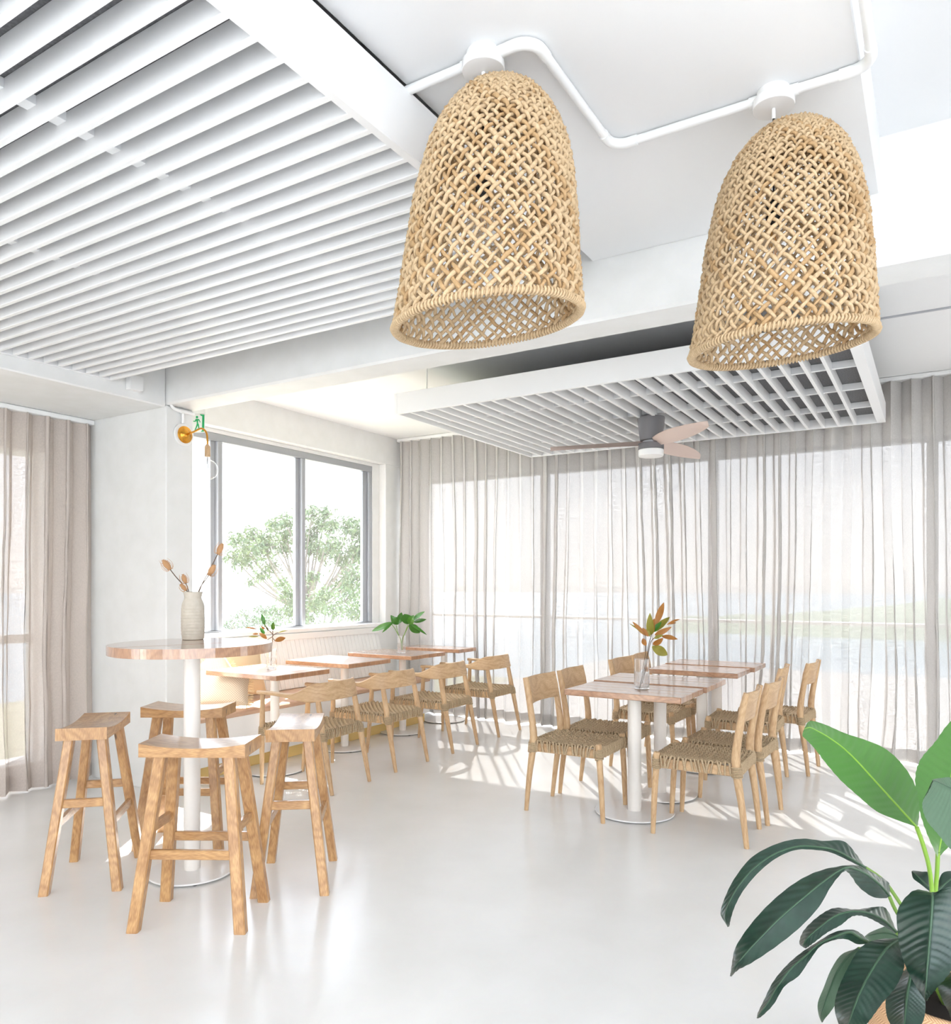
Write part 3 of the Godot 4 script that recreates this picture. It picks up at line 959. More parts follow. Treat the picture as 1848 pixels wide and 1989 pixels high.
# ---------------------------------------------------------------- lamp, sign and boxes on the pier
func wall_fittings() -> void:
	var t := thing("wall_lamp", "brass wall lamp with a bare globe bulb on the pier", "wall lamp", Vector3(-4.375, 2.40, -3.37))
	var out := Basis(Vector3(0, -1, 0), Vector3(1, 0, 0), Vector3(0, 0, 1))
	var m := mb()
	m.lathe([[0.0, 0.0], [0.074, 0.0], [0.076, 0.003], [0.076, 0.016], [0.073, 0.02], [0.0, 0.02]], Transform3D(out, Vector3.ZERO), 36, false)
	part(t, "mounting_block", m, M.white)
	m = mb()
	m.lathe([[0.0, 0.02], [0.056, 0.02], [0.058, 0.023], [0.057, 0.027], [0.042, 0.029], [0.040, 0.035], [0.030, 0.037], [0.026, 0.044], [0.014, 0.047], [0.0, 0.048]], Transform3D(out, Vector3.ZERO), 36, false)
	part(t, "backplate", m, M.brass, "stepped brass backplate")
	var q := Vector3(0.262, 0, 0.01)
	m = mb()
	m.tube(spline([Vector3(0.045, 0, 0), Vector3(0.12, 0.01, 0.003), Vector3(0.20, 0.022, 0.007), Vector3(0.25, -0.01, 0.01), q + Vector3(0, -0.06, 0), q + Vector3(0, -0.10, 0)], 5), 0.0065, 10)
	part(t, "arm", m, M.brass)
	m = mb()
	m.lathe([[0.008, -0.09], [0.018, -0.105], [0.019, -0.165], [0.017, -0.172]], Transform3D(Basis(), q), 20)
	part(t, "lamp_holder", m, M.oak, "pale turned wood lamp holder")
	m = mb()
	var pr := [[0.014, -0.172], [0.016, -0.185], [0.022, -0.195]]
	for i in 15:
		var a := 0.35 + (PI - 0.35) * i / 14.0
		pr.append([0.068 * sin(a), -0.257 + 0.068 * cos(a)])
	m.lathe(pr, Transform3D(Basis(), q), 32, false)
	var b := part(t, "bulb", m, M.pane, "clear glass globe bulb")
	m = mb()
	for k in 4:
		var a := TAU * k / 4.0
		m.tube([q + Vector3(0.008 * cos(a), -0.22, 0.008 * sin(a)), q + Vector3(0.008 * cos(a), -0.28, 0.008 * sin(a))], 0.0016, 6)
	m.tube([q + Vector3(0, -0.175, 0), q + Vector3(0, -0.22, 0)], 0.004, 8)
	part(b, "filament", m, M.alu)
	# conduit feeding it
	t = thing("wall_conduit", "thin white conduit running down the pier corner", "conduit", Vector3(-4.357, 2.60, -3.262))
	m = mb()
	m.tube(spline([Vector3(0, 0.42, 0), Vector3(0, 0.10, 0), Vector3(0, 0.0, 0), Vector3(0, -0.035, -0.02), Vector3(0, -0.045, -0.06)], 5), 0.011, 10)
	part(t, "pipe", m, M.white)
	m = mb()
	m.tube([Vector3(0, -0.045, -0.06), Vector3(0, -0.045, -0.185)], 0.011, 10)
	part(t, "pipe", m, M.white)
	m = mb()
	m.tube([Vector3(0, 0.155, 0), Vector3(0, 0.185, 0)], 0.015, 10)
	m.tube([Vector3(0, -0.045, -0.07), Vector3(0, -0.045, -0.12)], 0.015, 10)
	part(t, "coupling", m, M.white)
	m = mb()
	m.tube([Vector3(-0.004, -0.045, -0.1), Vector3(-0.004, -0.125, -0.1)], 0.010, 10)
	part(t, "drop_pipe", m, M.white)
	# junction box under the raft corner
	t = thing("junction_box", "small white junction box on the soffit face below the raft", "junction box", Vector3(-4.345, 2.66, -2.99))
	part(t, "body", bx(Vector3(-0.03, -0.045, -0.045), Vector3(0.015, 0.045, 0.045), 0.004), M.white)
	part(t, "lid", bx(Vector3(0.015, -0.047, -0.047), Vector3(0.022, 0.047, 0.047), 0.003), M.white)
	# exit sign hung under the beam beyond the pier
	var e := px(386.0, 822.0, 5.55)
	t = thing("exit_sign", "clear hanging exit sign with a green running man", "exit sign", e)
	var bs := Basis(Vector3.UP, deg_to_rad(YAW - 8.0))
	var xf := Transform3D(bs, Vector3.ZERO)
	var plate := mb()
	plate.box(Vector3(-0.07, 0, 0), Vector3(0.24, 0.135, 0.005), xf, 0.001)
	part(t, "panel", plate, M.white)
	plate = mb()
	plate.box(Vector3(-0.07, 0.10, 0), Vector3(0.26, 0.065, 0.03), xf, 0.003)
	part(t, "lamp_housing", plate, M.white)
	for s in [-0.17, 0.03]:
		plate = mb()
		plate.tube([bs * Vector3(s, 0.13, 0), bs * Vector3(s, 3.0 - e.y, 0)], 0.004, 6)
		part(t, "hanger_rod", plate, M.white)
	var shapes := [
		[[0.012, 0.064], [0.047, 0.060], [0.044, -0.064], [0.020, -0.064], [0.022, -0.058], [0.028, -0.058], [0.030, 0.048], [0.016, 0.056]],
		[[-0.020, 0.032], [0.002, 0.030], [0.010, 0.022], [0.016, 0.006], [0.011, 0.004], [0.005, 0.018], [-0.001, 0.020], [-0.003, 0.002], [0.004, -0.012], [0.007, -0.034], [0.026, -0.038], [0.026, -0.046], [0.000, -0.043], [-0.004, -0.016], [-0.014, -0.034], [-0.022, -0.054], [-0.030, -0.051], [-0.020, -0.028], [-0.012, -0.004], [-0.014, 0.016], [-0.026, 0.010], [-0.040, 0.012], [-0.040, 0.018], [-0.028, 0.017]]]
	for sh in shapes:
		var pl := PackedVector2Array()
		for k in sh:
			pl.append(Vector2(k[0], k[1]))
		plate = mb()
		plate.slab(pl, 0.002, Transform3D(bs, bs * Vector3(0, 0, 0.0036)))
		part(t, "pictogram", plate, M.sign_green, "green running-man pictogram")
	plate = mb()
	plate.lathe([[0.0, -0.001], [0.009, -0.001], [0.009, 0.001], [0.0, 0.001]], Transform3D(bs * Basis(Vector3.RIGHT, PI / 2), bs * Vector3(-0.011, 0.044, 0.0036)), 16, false)
	part(t, "pictogram", plate, M.sign_green)

# ---------------------------------------------------------------- bench
func bench() -> void:
	var t := thing("window_bench", "built-in white bench with tan seat and grooved back", "bench", Vector3(-4.7, 0, -4.9))
	var o := t.position
	var za := -6.34 - o.z
	var zb := -3.46 - o.z
	part(t, "front_panel", bx(Vector3(-4.42 - o.x, 0.10, za), Vector3(-4.40 - o.x, 0.415, zb), 0.002), M.white)
	part(t, "end_panel", bx(Vector3(-5.08 - o.x, 0.10, za), Vector3(-4.42 - o.x, 0.415, za + 0.02), 0.002), M.white)
	part(t, "plinth", bx(Vector3(-5.05 - o.x, 0, za + 0.01), Vector3(-4.455 - o.x, 0.10, zb), 0.002), M.plinth, "yellow timber plinth")
	part(t, "seat_pad", bx(Vector3(-5.0 - o.x, 0.415, za), Vector3(-4.385 - o.x, 0.452, zb), 0.01), M.seat_pad, "flat tan seat pad")
	# leaning back of narrow boards
	var lean := Transform3D(Basis(Vector3(0, 0, 1), 0.27), Vector3(-4.955 - o.x, 0.455, 0))
	var bm := mb()
	bm.box(Vector3(0, 0.225, 0), Vector3(0.018, 0.45, 0.0525), Transform3D(), 0.0035, 1)
	var bmesh := bm.mesh()
	var k := 0
	while true:
		var z := za + 0.03 + 0.0555 * k
		if z > zb - 0.03:
			break
		var p := part(t, "back_board", bmesh, M.white)
		p.transform = Transform3D(lean.basis, lean.origin + Vector3(0, 0, z))
		k += 1
	bm = mb()
	bm.box(Vector3(-0.016, 0.225, (za + zb) * 0.5), Vector3(0.012, 0.45, zb - za - 0.004), Transform3D(), 0.001)
	var bk := part(t, "back_panel", bm, M.white)
	bk.transform = lean
	part(t, "back_cap", bx(Vector3(-5.10 - o.x, 0.885, za), Vector3(-5.045 - o.x, 0.943, zb), 0.004), M.white)
	# cushions
	var to_cam := deg_to_rad(YAW)
	pillow("fringed_pillow", "large cream knitted pillow with fringed edge lying on the bench", Vector3(-4.66, 0.60, -3.93), Vector3(0.215, 0.145, 0.075), Basis(Vector3.UP, to_cam + 0.12) * Basis(Vector3.RIGHT, -0.5), true, 1)
	pillow("fringed_pillow", "cream knitted pillow with fringe propped up behind the large pillow", Vector3(-4.86, 0.655, -4.04), Vector3(0.17, 0.165, 0.06), Basis(Vector3.UP, to_cam + 0.5) * Basis(Vector3.RIGHT, -0.3) * Basis(Vector3.BACK, 0.6), true, 2)
	pillow("plain_pillow", "plain beige pillow leaning on the bench back behind the knitted pillows", Vector3(-4.87, 0.665, -4.32), Vector3(0.20, 0.195, 0.055), Basis(Vector3.UP, 1.35) * Basis(Vector3.RIGHT, -0.28), false, 3)

func pillow(called: String, label: String, at: Vector3, s: Vector3, bs: Basis, fringe: bool, sd: int) -> void:
	var t := thing(called, label, "pillow", at, 0.0, "pillows on the bench")
	var n_ := 22
	var m := mb()
	for side in [1.0, -1.0]:
		var rows := []
		for j in n_ + 1:
			var row := PackedVector3Array()
			for i in n_ + 1:
				var u := -1.0 + 2.0 * i / n_
				var v_ := -1.0 + 2.0 * j / n_
				var e := (1.0 - u * u) * (1.0 - v_ * v_)
				var pinch := 1.0 - 0.07 * (1.0 - absf(u)) * v_ * v_ - 0.07 * (1.0 - absf(v_)) * u * u
				var z := pow(e, 0.42) + 0.13 * noise.get_noise_2d(u * 1.6 + sd * 7.0, v_ * 1.6 + side) * e
				row.append(bs * Vector3(u * s.x * pinch, v_ * s.y * pinch, side * z * s.z))
			rows.append(row)
		m.grid(rows, false, side > 0.0)
	part(t, "cover", m, M.pillow if fringe else M.cushion)
	if fringe:
		var rg := RandomNumberGenerator.new()
		rg.seed = sd
		m = mb()
		for k in 130:
			var f := rg.randf_range(-1, 1)
			var sgn := 1.0 if k % 2 == 0 else -1.0
			var q := Vector2(f, sgn) if (k / 2) % 2 == 0 else Vector2(sgn, f)
			var p := Vector3(q.x * s.x, q.y * s.y, 0)
			var d := Vector3(q.x if absf(q.x) == 1.0 else 0.0, q.y if absf(q.y) == 1.0 else 0.0, 0) * 0.03 + Vector3(rg.randfn(), rg.randfn(), rg.randfn()) * 0.008
			m.tube([bs * (p * 0.96), bs * (p + d * 0.6), bs * (p + d + Vector3(0, 0, rg.randfn() * 0.01))], [0.0028, 0.0025, 0.0015], 4, false)
		part(t, "fringe", m, M.fringe).set_meta("kind", "stuff")

# ---------------------------------------------------------------- tables
func square_table(label: String, a: Vector2, b: Vector2, h: float, pole: Vector2, base_r: float, pole_r: float, along_x: bool) -> void:
	var c := Vector3(pole.x, 0, pole.y)
	var t := thing("square_table", label, "table", c, 0.0, "square cafe tables")
	var n_ := 4
	for i in n_:
		var p0 := Vector3(minf(a.x, b.x), h - 0.036, minf(a.y, b.y)) - c
		var p1 := Vector3(maxf(a.x, b.x), h - rng.randf() * 0.0008, maxf(a.y, b.y)) - c
		if along_x:
			var w := (p1.z - p0.z) / n_
			var z0 := p0.z
			p0.z = z0 + w * i + 0.0006
			p1.z = z0 + w * (i + 1) - 0.0006
		else:
			var w := (p1.x - p0.x) / n_
			var x0 := p0.x
			p0.x = x0 + w * i + 0.0006
			p1.x = x0 + w * (i + 1) - 0.0006
		part(t, "top_plank", bx(p0, p1, 0.0035), M.table)
	var m := mb()
	m.tube([Vector3(0, 0.012, 0), Vector3(0, h - 0.045, 0)], pole_r, 28)
	part(t, "column", m, M.pole)
	m = mb()
	m.box(Vector3(0, h - 0.041, 0), Vector3(0.24, 0.01, 0.24), Transform3D(), 0.002)
	part(t, "top_bracket", m, M.pole)
	pedestal(t, base_r)

func pedestal(t: Node3D, r: float) -> void:
	var m := mb()
	m.lathe([[0.0, 0.006], [r - 0.004, 0.006], [r, 0.009], [r, 0.014], [r - 0.003, 0.0165], [0.0, 0.0185]], Transform3D(), 56, false)
	part(t, "base_plate", m, M.base)
	for k in 4:
		var a := TAU * k / 4.0 + 0.6
		m = mb()
		m.lathe([[0.011, 0.0], [0.011, 0.0065]], Transform3D(Basis(), Vector3(cos(a) * r * 0.88, 0, sin(a) * r * 0.88)), 12)
		part(t, "glide", m, M.black)

func tables() -> void:
	var c := Vector3(-3.06, 0, -2.41)
	var t := thing("bar_table", "tall round bar table with a timber plank top", "table", c)
	var R := 0.372
	var n_ := 5
	for i in n_:
		var x0 := -R + 2.0 * R * i / n_ + 0.0006
		var x1 := -R + 2.0 * R * (i + 1) / n_ - 0.0006
		var pl := PackedVector2Array()
		for k in 13:
			var x := lerpf(x0, x1, k / 12.0)
			pl.append(Vector2(x, sqrt(maxf(R * R - x * x, 0.0))))
		for k in 13:
			var x := lerpf(x1, x0, k / 12.0)
			pl.append(Vector2(x, -sqrt(maxf(R * R - x * x, 0.0)) - 0.0001))
		var m := mb()
		m.slab(pl, 0.044, Transform3D(Basis(Vector3.UP, deg_to_rad(-20.0)) * Basis(Vector3.RIGHT, -PI / 2), Vector3(0, 1.078 + rng.randf() * 0.0006, 0)))
		for q in m.t.size():
			m.t[q] = Vector2(m.t[q].y, m.t[q].x) + Vector2(i * 0.37, 0.1 + i * 0.04)
		part(t, "top_plank", m, M.table)
	var m := mb()
	m.tube([Vector3(0, 0.012, 0), Vector3(0, 1.048, 0)], 0.038, 28)
	part(t, "column", m, M.pole)
	m = mb()
	m.box(Vector3(0, 1.051, 0), Vector3(0.26, 0.01, 0.26), Transform3D(), 0.002)
	part(t, "top_bracket", m, M.pole)
	pedestal(t, 0.2)
	# along the bench
	var zs := [[-3.79, -4.34], [-4.67, -5.22], [-5.50, -6.05], [-6.36, -6.645]]
	zs[3] = [-6.33, -6.66]
	var labels := ["square timber cafe table with the leafy twig vase by the pillows", "bare square timber cafe table between the two vase tables at the bench", "square timber cafe table with the split-leaf vase at the bench", "bare square timber cafe table at the bench end by the long curtain"]
	for i in 4:
		var x0: float = [-4.66, -4.73, -4.76, -4.75][i]
		var x1: float = [-3.93, -4.03, -4.015, -4.04][i]
		square_table(labels[i], Vector2(x0, zs[i][1]), Vector2(x1, zs[i][0]), 0.75, Vector2((x0 + x1) * 0.5 + 0.07, (zs[i][0] + zs[i][1]) * 0.5), 0.215, 0.033, true)
	# pushed together in pairs
	square_table("square timber cafe table holding the rust-leaved vase", Vector2(-1.935, -4.218), Vector2(-1.222, -4.700), 0.75, Vector2(-1.57, -4.44), 0.238, 0.041, true)
	square_table("square timber cafe table pushed against the rust-leaf vase table", Vector2(-1.945, -4.703), Vector2(-1.205, -5.20), 0.755, Vector2(-1.565, -4.925), 0.238, 0.041, true)
	square_table("square timber table of the curtain pair, on the vase table's side", Vector2(-1.88, -5.60), Vector2(-1.215, -6.04), 0.75, Vector2(-1.52, -5.80), 0.215, 0.041, true)
	square_table("square timber table of the curtain pair, nearer the long curtain", Vector2(-1.88, -6.043), Vector2(-1.185, -6.47), 0.755, Vector2(-1.52, -6.25), 0.215, 0.041, true)

# ---------------------------------------------------------------- woven seats
# cords crossing over a frame; hx: half width at back, hf: at front; z0..z1 depth; y: rail height
func woven(hx: float, hf: float, z0: float, z1: float, y: float, sag: float, drop: float, sd: int) -> MB:
	var rg := RandomNumberGenerator.new()
	rg.seed = sd
	var m := mb()
	var p := 0.0205
	var r := 0.0058
	var wide := func(z: float) -> float:
		return lerpf(hx, hf, (z - z0) / (z1 - z0))
	var surf := func(x: float, z: float) -> float:
		var u: float = x / wide.call(z)
		var w := (z - (z0 + z1) * 0.5) / ((z1 - z0) * 0.5)
		return y - sag * (1.0 - u * u) * (1.0 - 0.3 * w * w) + 0.010 * absf(u * u * u) * w * w - 0.004
	var nz := int((z1 - z0 - 0.02) / p)
	var amp := 0.0062
	for i in nz + 1:
		var z := z0 + 0.01 + p * i
		var W: float = wide.call(z)
		var pts := []
		var k := int(W * 2.0 / p) * 2
		var s0 := rg.randf_range(-0.022, 0.022)
		var s1 := rg.randf_range(-0.022, 0.022)
		pts.append(Vector3(-W - 0.004, y - drop, z + s0))
		pts.append(Vector3(-W - 0.010, y - drop * 0.5, z + s0 * 0.6))
		pts.append(Vector3(-W - 0.004, y - 0.001, z + s0 * 0.1))
		for j in k + 1:
			var x := lerpf(-W + 0.004, W - 0.004, float(j) / k)
			pts.append(Vector3(x, surf.call(x, z) + amp * cos(PI * ((x + 10.0) / p + i)), z + rg.randfn() * 0.0006))
		pts.append(Vector3(W + 0.004, y - 0.001, z + s1 * 0.1))
		pts.append(Vector3(W + 0.010, y - drop * 0.5, z + s1 * 0.6))
		pts.append(Vector3(W + 0.004, y - drop, z + s1))
		m.tube(pts, r * rg.randf_range(0.85, 1.1), 5, false)
	var nx := int((hf * 2.0 - 0.02) / p)
	for i in nx + 1:
		var f := -1.0 + 2.0 * (i + 0.5) / (nx + 1)
		var pts := []
		var k := int((z1 - z0) / p) * 2
		var s0 := rg.randf_range(-0.012, 0.012)
		var s1 := rg.randf_range(-0.012, 0.012)
		pts.append(Vector3(f * hx + s0, y - drop, z0 - 0.006))
		pts.append(Vector3(f * hx + s0 * 0.5, y - drop * 0.5, z0 - 0.013))
		pts.append(Vector3(f * hx, y - 0.003, z0 - 0.006))
		for j in k + 1:
			var z := lerpf(z0 + 0.004, z1 - 0.004, float(j) / k)
			var x: float = f * wide.call(z)
			pts.append(Vector3(x, surf.call(x, z) - amp * cos(PI * ((z - z0 - 0.01) / p + i)), z))
		pts.append(Vector3(f * hf, y - 0.003, z1 + 0.006))
		pts.append(Vector3(f * hf + s1 * 0.5, y - drop * 0.5, z1 + 0.013))
		pts.append(Vector3(f * hf + s1, y - drop, z1 + 0.006))
		m.tube(pts, r * rg.randf_range(0.85, 1.1), 5, false)
	return m

func binding(c: Vector3, ax: Vector3, r: float, turns: int, pitch: float) -> MB:
	var m := mb()
	var b := along(ax)
	var pts := []
	for k in turns * 10 + 1:
		var a := TAU * k / 10.0
		pts.append(c + b * Vector3(cos(a) * r, pitch * k / 10.0, sin(a) * r))
	m.tube(pts, 0.0042, 5, false)
	return m

func side_chairs() -> void:
	var t := thing("side_chair", "", "chair", Vector3.ZERO, 0.0, "pale timber side chairs with woven seats")
	for s in [-1.0, 1.0]:
		var m := mb()
		m.tube(spline([Vector3(s * 0.185, 0, -0.25), Vector3(s * 0.19, 0.2, -0.228), Vector3(s * 0.193, 0.40, -0.2), Vector3(s * 0.194, 0.5, -0.198), Vector3(s * 0.194, 0.66, -0.222), Vector3(s * 0.194, 0.815, -0.252)], 4), [0.0135, 0.0145, 0.0155, 0.017, 0.018, 0.019, 0.021, 0.022, 0.023, 0.0235, 0.024, 0.0235, 0.023, 0.022, 0.021, 0.0205, 0.02, 0.019, 0.018, 0.0175, 0.017], 8, true, 1.0, Vector3.FORWARD, Vector2(rng.randf(), 0.1))
		part(t, "back_post", m, M.oak)
		m = mb()
		m.tube(spline([Vector3(s * 0.185, 0, 0.25), Vector3(s * 0.19, 0.22, 0.24), Vector3(s * 0.192, 0.40, 0.228), Vector3(s * 0.192, 0.445, 0.226), Vector3(s * 0.192, 0.456, 0.225)], 3), [0.013, 0.0145, 0.016, 0.017, 0.0175, 0.0185, 0.019, 0.0195, 0.0195, 0.0195, 0.018, 0.0165, 0.012], 12, true, 1.0, Vector3.ZERO, Vector2(rng.randf(), 0.1))
		part(t, "front_leg", m, M.oak)
		part(t, "seat_rail", bx(Vector3(s * 0.198, 0.37, -0.19), Vector3(s * 0.176, 0.424, 0.21), 0.004), M.oak)
		part(t, "corner_binding", binding(Vector3(s * 0.192, 0.365, 0.23), Vector3(0, 1, -0.05), 0.0225, 7, 0.0085), M.cord)
		part(t, "corner_binding", binding(Vector3(s * 0.192, 0.365, -0.204), Vector3(0, 1, 0.08), 0.0265, 7, 0.0085), M.cord)
	part(t, "seat_rail", bx(Vector3(-0.175, 0.37, 0.217), Vector3(0.175, 0.424, 0.238), 0.004), M.oak)
	part(t, "seat_rail", bx(Vector3(-0.175, 0.37, -0.215), Vector3(0.175, 0.424, -0.193), 0.004), M.oak)
	part(t, "woven_seat", woven(0.198, 0.198, -0.215, 0.238, 0.440, 0.022, 0.066, 3), M.cord, "seat of woven brown cord")
	# bowed top board
	var m := mb()
	var rows := []
	for i in 17:
		var x := -0.193 + 0.386 * i / 16.0
		var bow := -0.032 * (1.0 - pow(x / 0.193, 2.0))
		var row := PackedVector3Array()
		for q in [[0.655, 0.0], [0.657, 0.009], [0.73, 0.0], [0.811, -0.021], [0.814, -0.029], [0.811, -0.037], [0.73, -0.017], [0.657, -0.006]]:
			row.append(Vector3(x, q[0], -0.212 + q[1] + bow))
		rows.append(row)
	m.grid(rows, true, true, 1.0, 1.0, Vector2(0.2, 0.05))
	for e in [0, 16]:
		var pl := []
		var uv := []
		for q in rows[e]:
			pl.append(q); uv.append(Vector2(q.y, q.z))
		m.poly(pl, Vector3(-1 if e == 0 else 1, 0, 0), uv)
	part(t, "back_board", m, M.oak)
	var spots := [
		[-1.905, -4.33, 1, "pale side chair with woven seat, bench-facing side of the rust-leaf vase table"],
		[-1.90, -4.80, 1, "pale side chair with woven seat, bench-facing side, second from the rust-leaf vase"],
		[-1.88, -5.68, 1, "pale side chair with woven seat, bench-facing side of the curtain pair, first chair"],
		[-1.88, -6.16, 1, "pale side chair with woven seat, bench-facing side, closest to the long curtain"],
		[-1.105, -4.315, -1, "pale side chair with woven seat, potted-plant side of the rust-leaf vase table"],
		[-1.075, -4.79, -1, "pale side chair with woven seat, potted-plant side, second from the rust-leaf vase"],
		[-1.165, -5.65, -1, "pale side chair with woven seat, potted-plant side of the curtain pair, first chair"],
		[-1.035, -6.15, -1, "pale side chair with woven seat, potted-plant side, closest to the long curtain"]]
	for i in spots.size():
		var q: Array = spots[i]
		var pos := Vector3(q[0], 0, q[1])
		var turn: float = q[2] * PI / 2 + [0.0, 0.03, -0.03, 0.05, 0.02, -0.03, 0.05, -0.06][i]
		if i == 0:
			t.position = pos
			t.rotation.y = turn
			t.set_meta("label", q[3])
		else:
			copy(t, pos, turn, q[3])

func armchairs() -> void:
	var t := thing("armchair", "", "armchair", Vector3.ZERO, 0.0, "round-backed armchairs along the bench")
	for s in [-1.0, 1.0]:
		var m := mb()
		m.tube(spline([Vector3(s * 0.21, 0, 0.305), Vector3(s * 0.222, 0.2, 0.292), Vector3(s * 0.232, 0.40, 0.28), Vector3(s * 0.236, 0.62, 0.272), Vector3(s * 0.236, 0.645, 0.272)], 3), [0.012, 0.0135, 0.015, 0.0165, 0.018, 0.019, 0.0195, 0.0185, 0.017, 0.0155, 0.015, 0.015, 0.015], 12, true, 1.0, Vector3.ZERO, Vector2(rng.randf(), 0.1))
		part(t, "front_leg", m, M.oak)
		m = mb()
		m.tube(spline([Vector3(s * 0.205, 0, -0.31), Vector3(s * 0.203, 0.2, -0.268), Vector3(s * 0.20, 0.40, -0.226), Vector3(s * 0.195, 0.60, -0.185), Vector3(s * 0.194, 0.64, -0.18)], 3), [0.0125, 0.0145, 0.0165, 0.018, 0.0195, 0.0205, 0.021, 0.0205, 0.0195, 0.018, 0.0165, 0.016, 0.016], 12, true, 1.0, Vector3.ZERO, Vector2(rng.randf(), 0.1))
		part(t, "back_leg", m, M.oak)
		var rail := mb()
		rail.box(Vector3.ZERO, Vector3(0.024, 0.055, 0.49), Transform3D(Basis(Vector3.UP, s * 0.055), Vector3(s * 0.214, 0.378, 0.03)), 0.004, 2)
		part(t, "seat_rail", rail, M.oak)
		part(t, "corner_binding", binding(Vector3(s * 0.232, 0.345, 0.283), Vector3(0, 1, -0.06), 0.0225, 7, 0.0085), M.cord)
		part(t, "corner_binding", binding(Vector3(s * 0.201, 0.345, -0.238), Vector3(0, 1, 0.2), 0.0245, 7, 0.0085), M.cord)
	part(t, "seat_rail", bx(Vector3(-0.21, 0.352, 0.272), Vector3(0.21, 0.406, 0.294), 0.004), M.oak)
	part(t, "seat_rail", bx(Vector3(-0.18, 0.352, -0.24), Vector3(0.18, 0.406, -0.216), 0.004), M.oak)
	part(t, "woven_seat", woven(0.207, 0.232, -0.236, 0.29, 0.422, 0.024, 0.066, 9), M.cord, "seat of woven brown cord")
	# arms and back in one sweep
	var path := spline([Vector3(-0.245, 0.645, 0.30), Vector3(-0.252, 0.645, 0.18), Vector3(-0.258, 0.642, 0.05), Vector3(-0.252, 0.642, -0.06), Vector3(-0.215, 0.645, -0.165), Vector3(-0.125, 0.65, -0.228), Vector3(0, 0.652, -0.248)], 5)
	var full := path.duplicate()
	for i in range(path.size() - 2, -1, -1):
		full.append(Vector3(-path[i].x, path[i].y, path[i].z))
	var rows := []
	var L := full.size()
	for i in L:
		var s := 1.0 - absf(2.0 * i / (L - 1.0) - 1.0)
		var d: Vector3 = (full[mini(i + 1, L - 1)] - full[maxi(i - 1, 0)]).normalized()
		var side := d.cross(Vector3.UP).normalized()
		var k := smoothstep(0.40, 0.70, s)
		var a := lerpf(0.026, 0.0115, k)
		var up := lerpf(0.012, 0.082, k)
		var dn := lerpf(0.012, 0.040, smoothstep(0.25, 0.65, s))
		if s < 0.02:
			a *= 0.8
		var row := PackedVector3Array()
		for j in 14:
			var an := TAU * j / 14.0
			var cx := signf(cos(an)) * pow(absf(cos(an)), 0.55)
			var cy := signf(sin(an)) * pow(absf(sin(an)), 0.55)
			row.append(full[i] + side * (cx * a + k * cy * 0.012) + Vector3(0, cy * (up if cy > 0 else dn), 0))
		rows.append(row)
	var m := mb()
	m.grid(rows, true, false, 1.0, 1.0, Vector2(0.1, 0.06))
	for e in [0, L - 1]:
		var pl := []
		var uv := []
		for q in rows[e]:
			pl.append(q); uv.append(Vector2(q.x, q.y))
		m.poly(pl, Vector3(0, 0, 1), uv)
	part(t, "arm_and_back_rail", m, M.oak)
	var spots := [
		[-3.715, -3.96, "round-backed armchair with woven seat at the twig vase table"],
		[-3.725, -4.69, "round-backed armchair with woven seat, second from the pillows"],
		[-3.715, -5.43, "round-backed armchair with woven seat at the split-leaf vase table"],
		[-3.72, -6.225, "round-backed armchair with woven seat beside the long curtain"]]
	for i in spots.size():
		var q: Array = spots[i]
		var pos := Vector3(q[0], 0, q[1])
		var turn: float = -PI / 2 + [0.05, 0.0, 0.03, 0.0][i]
		if i == 0:
			t.position = pos
			t.rotation.y = turn
			t.set_meta("label", q[2])
		else:
			copy(t, pos, turn, q[2])

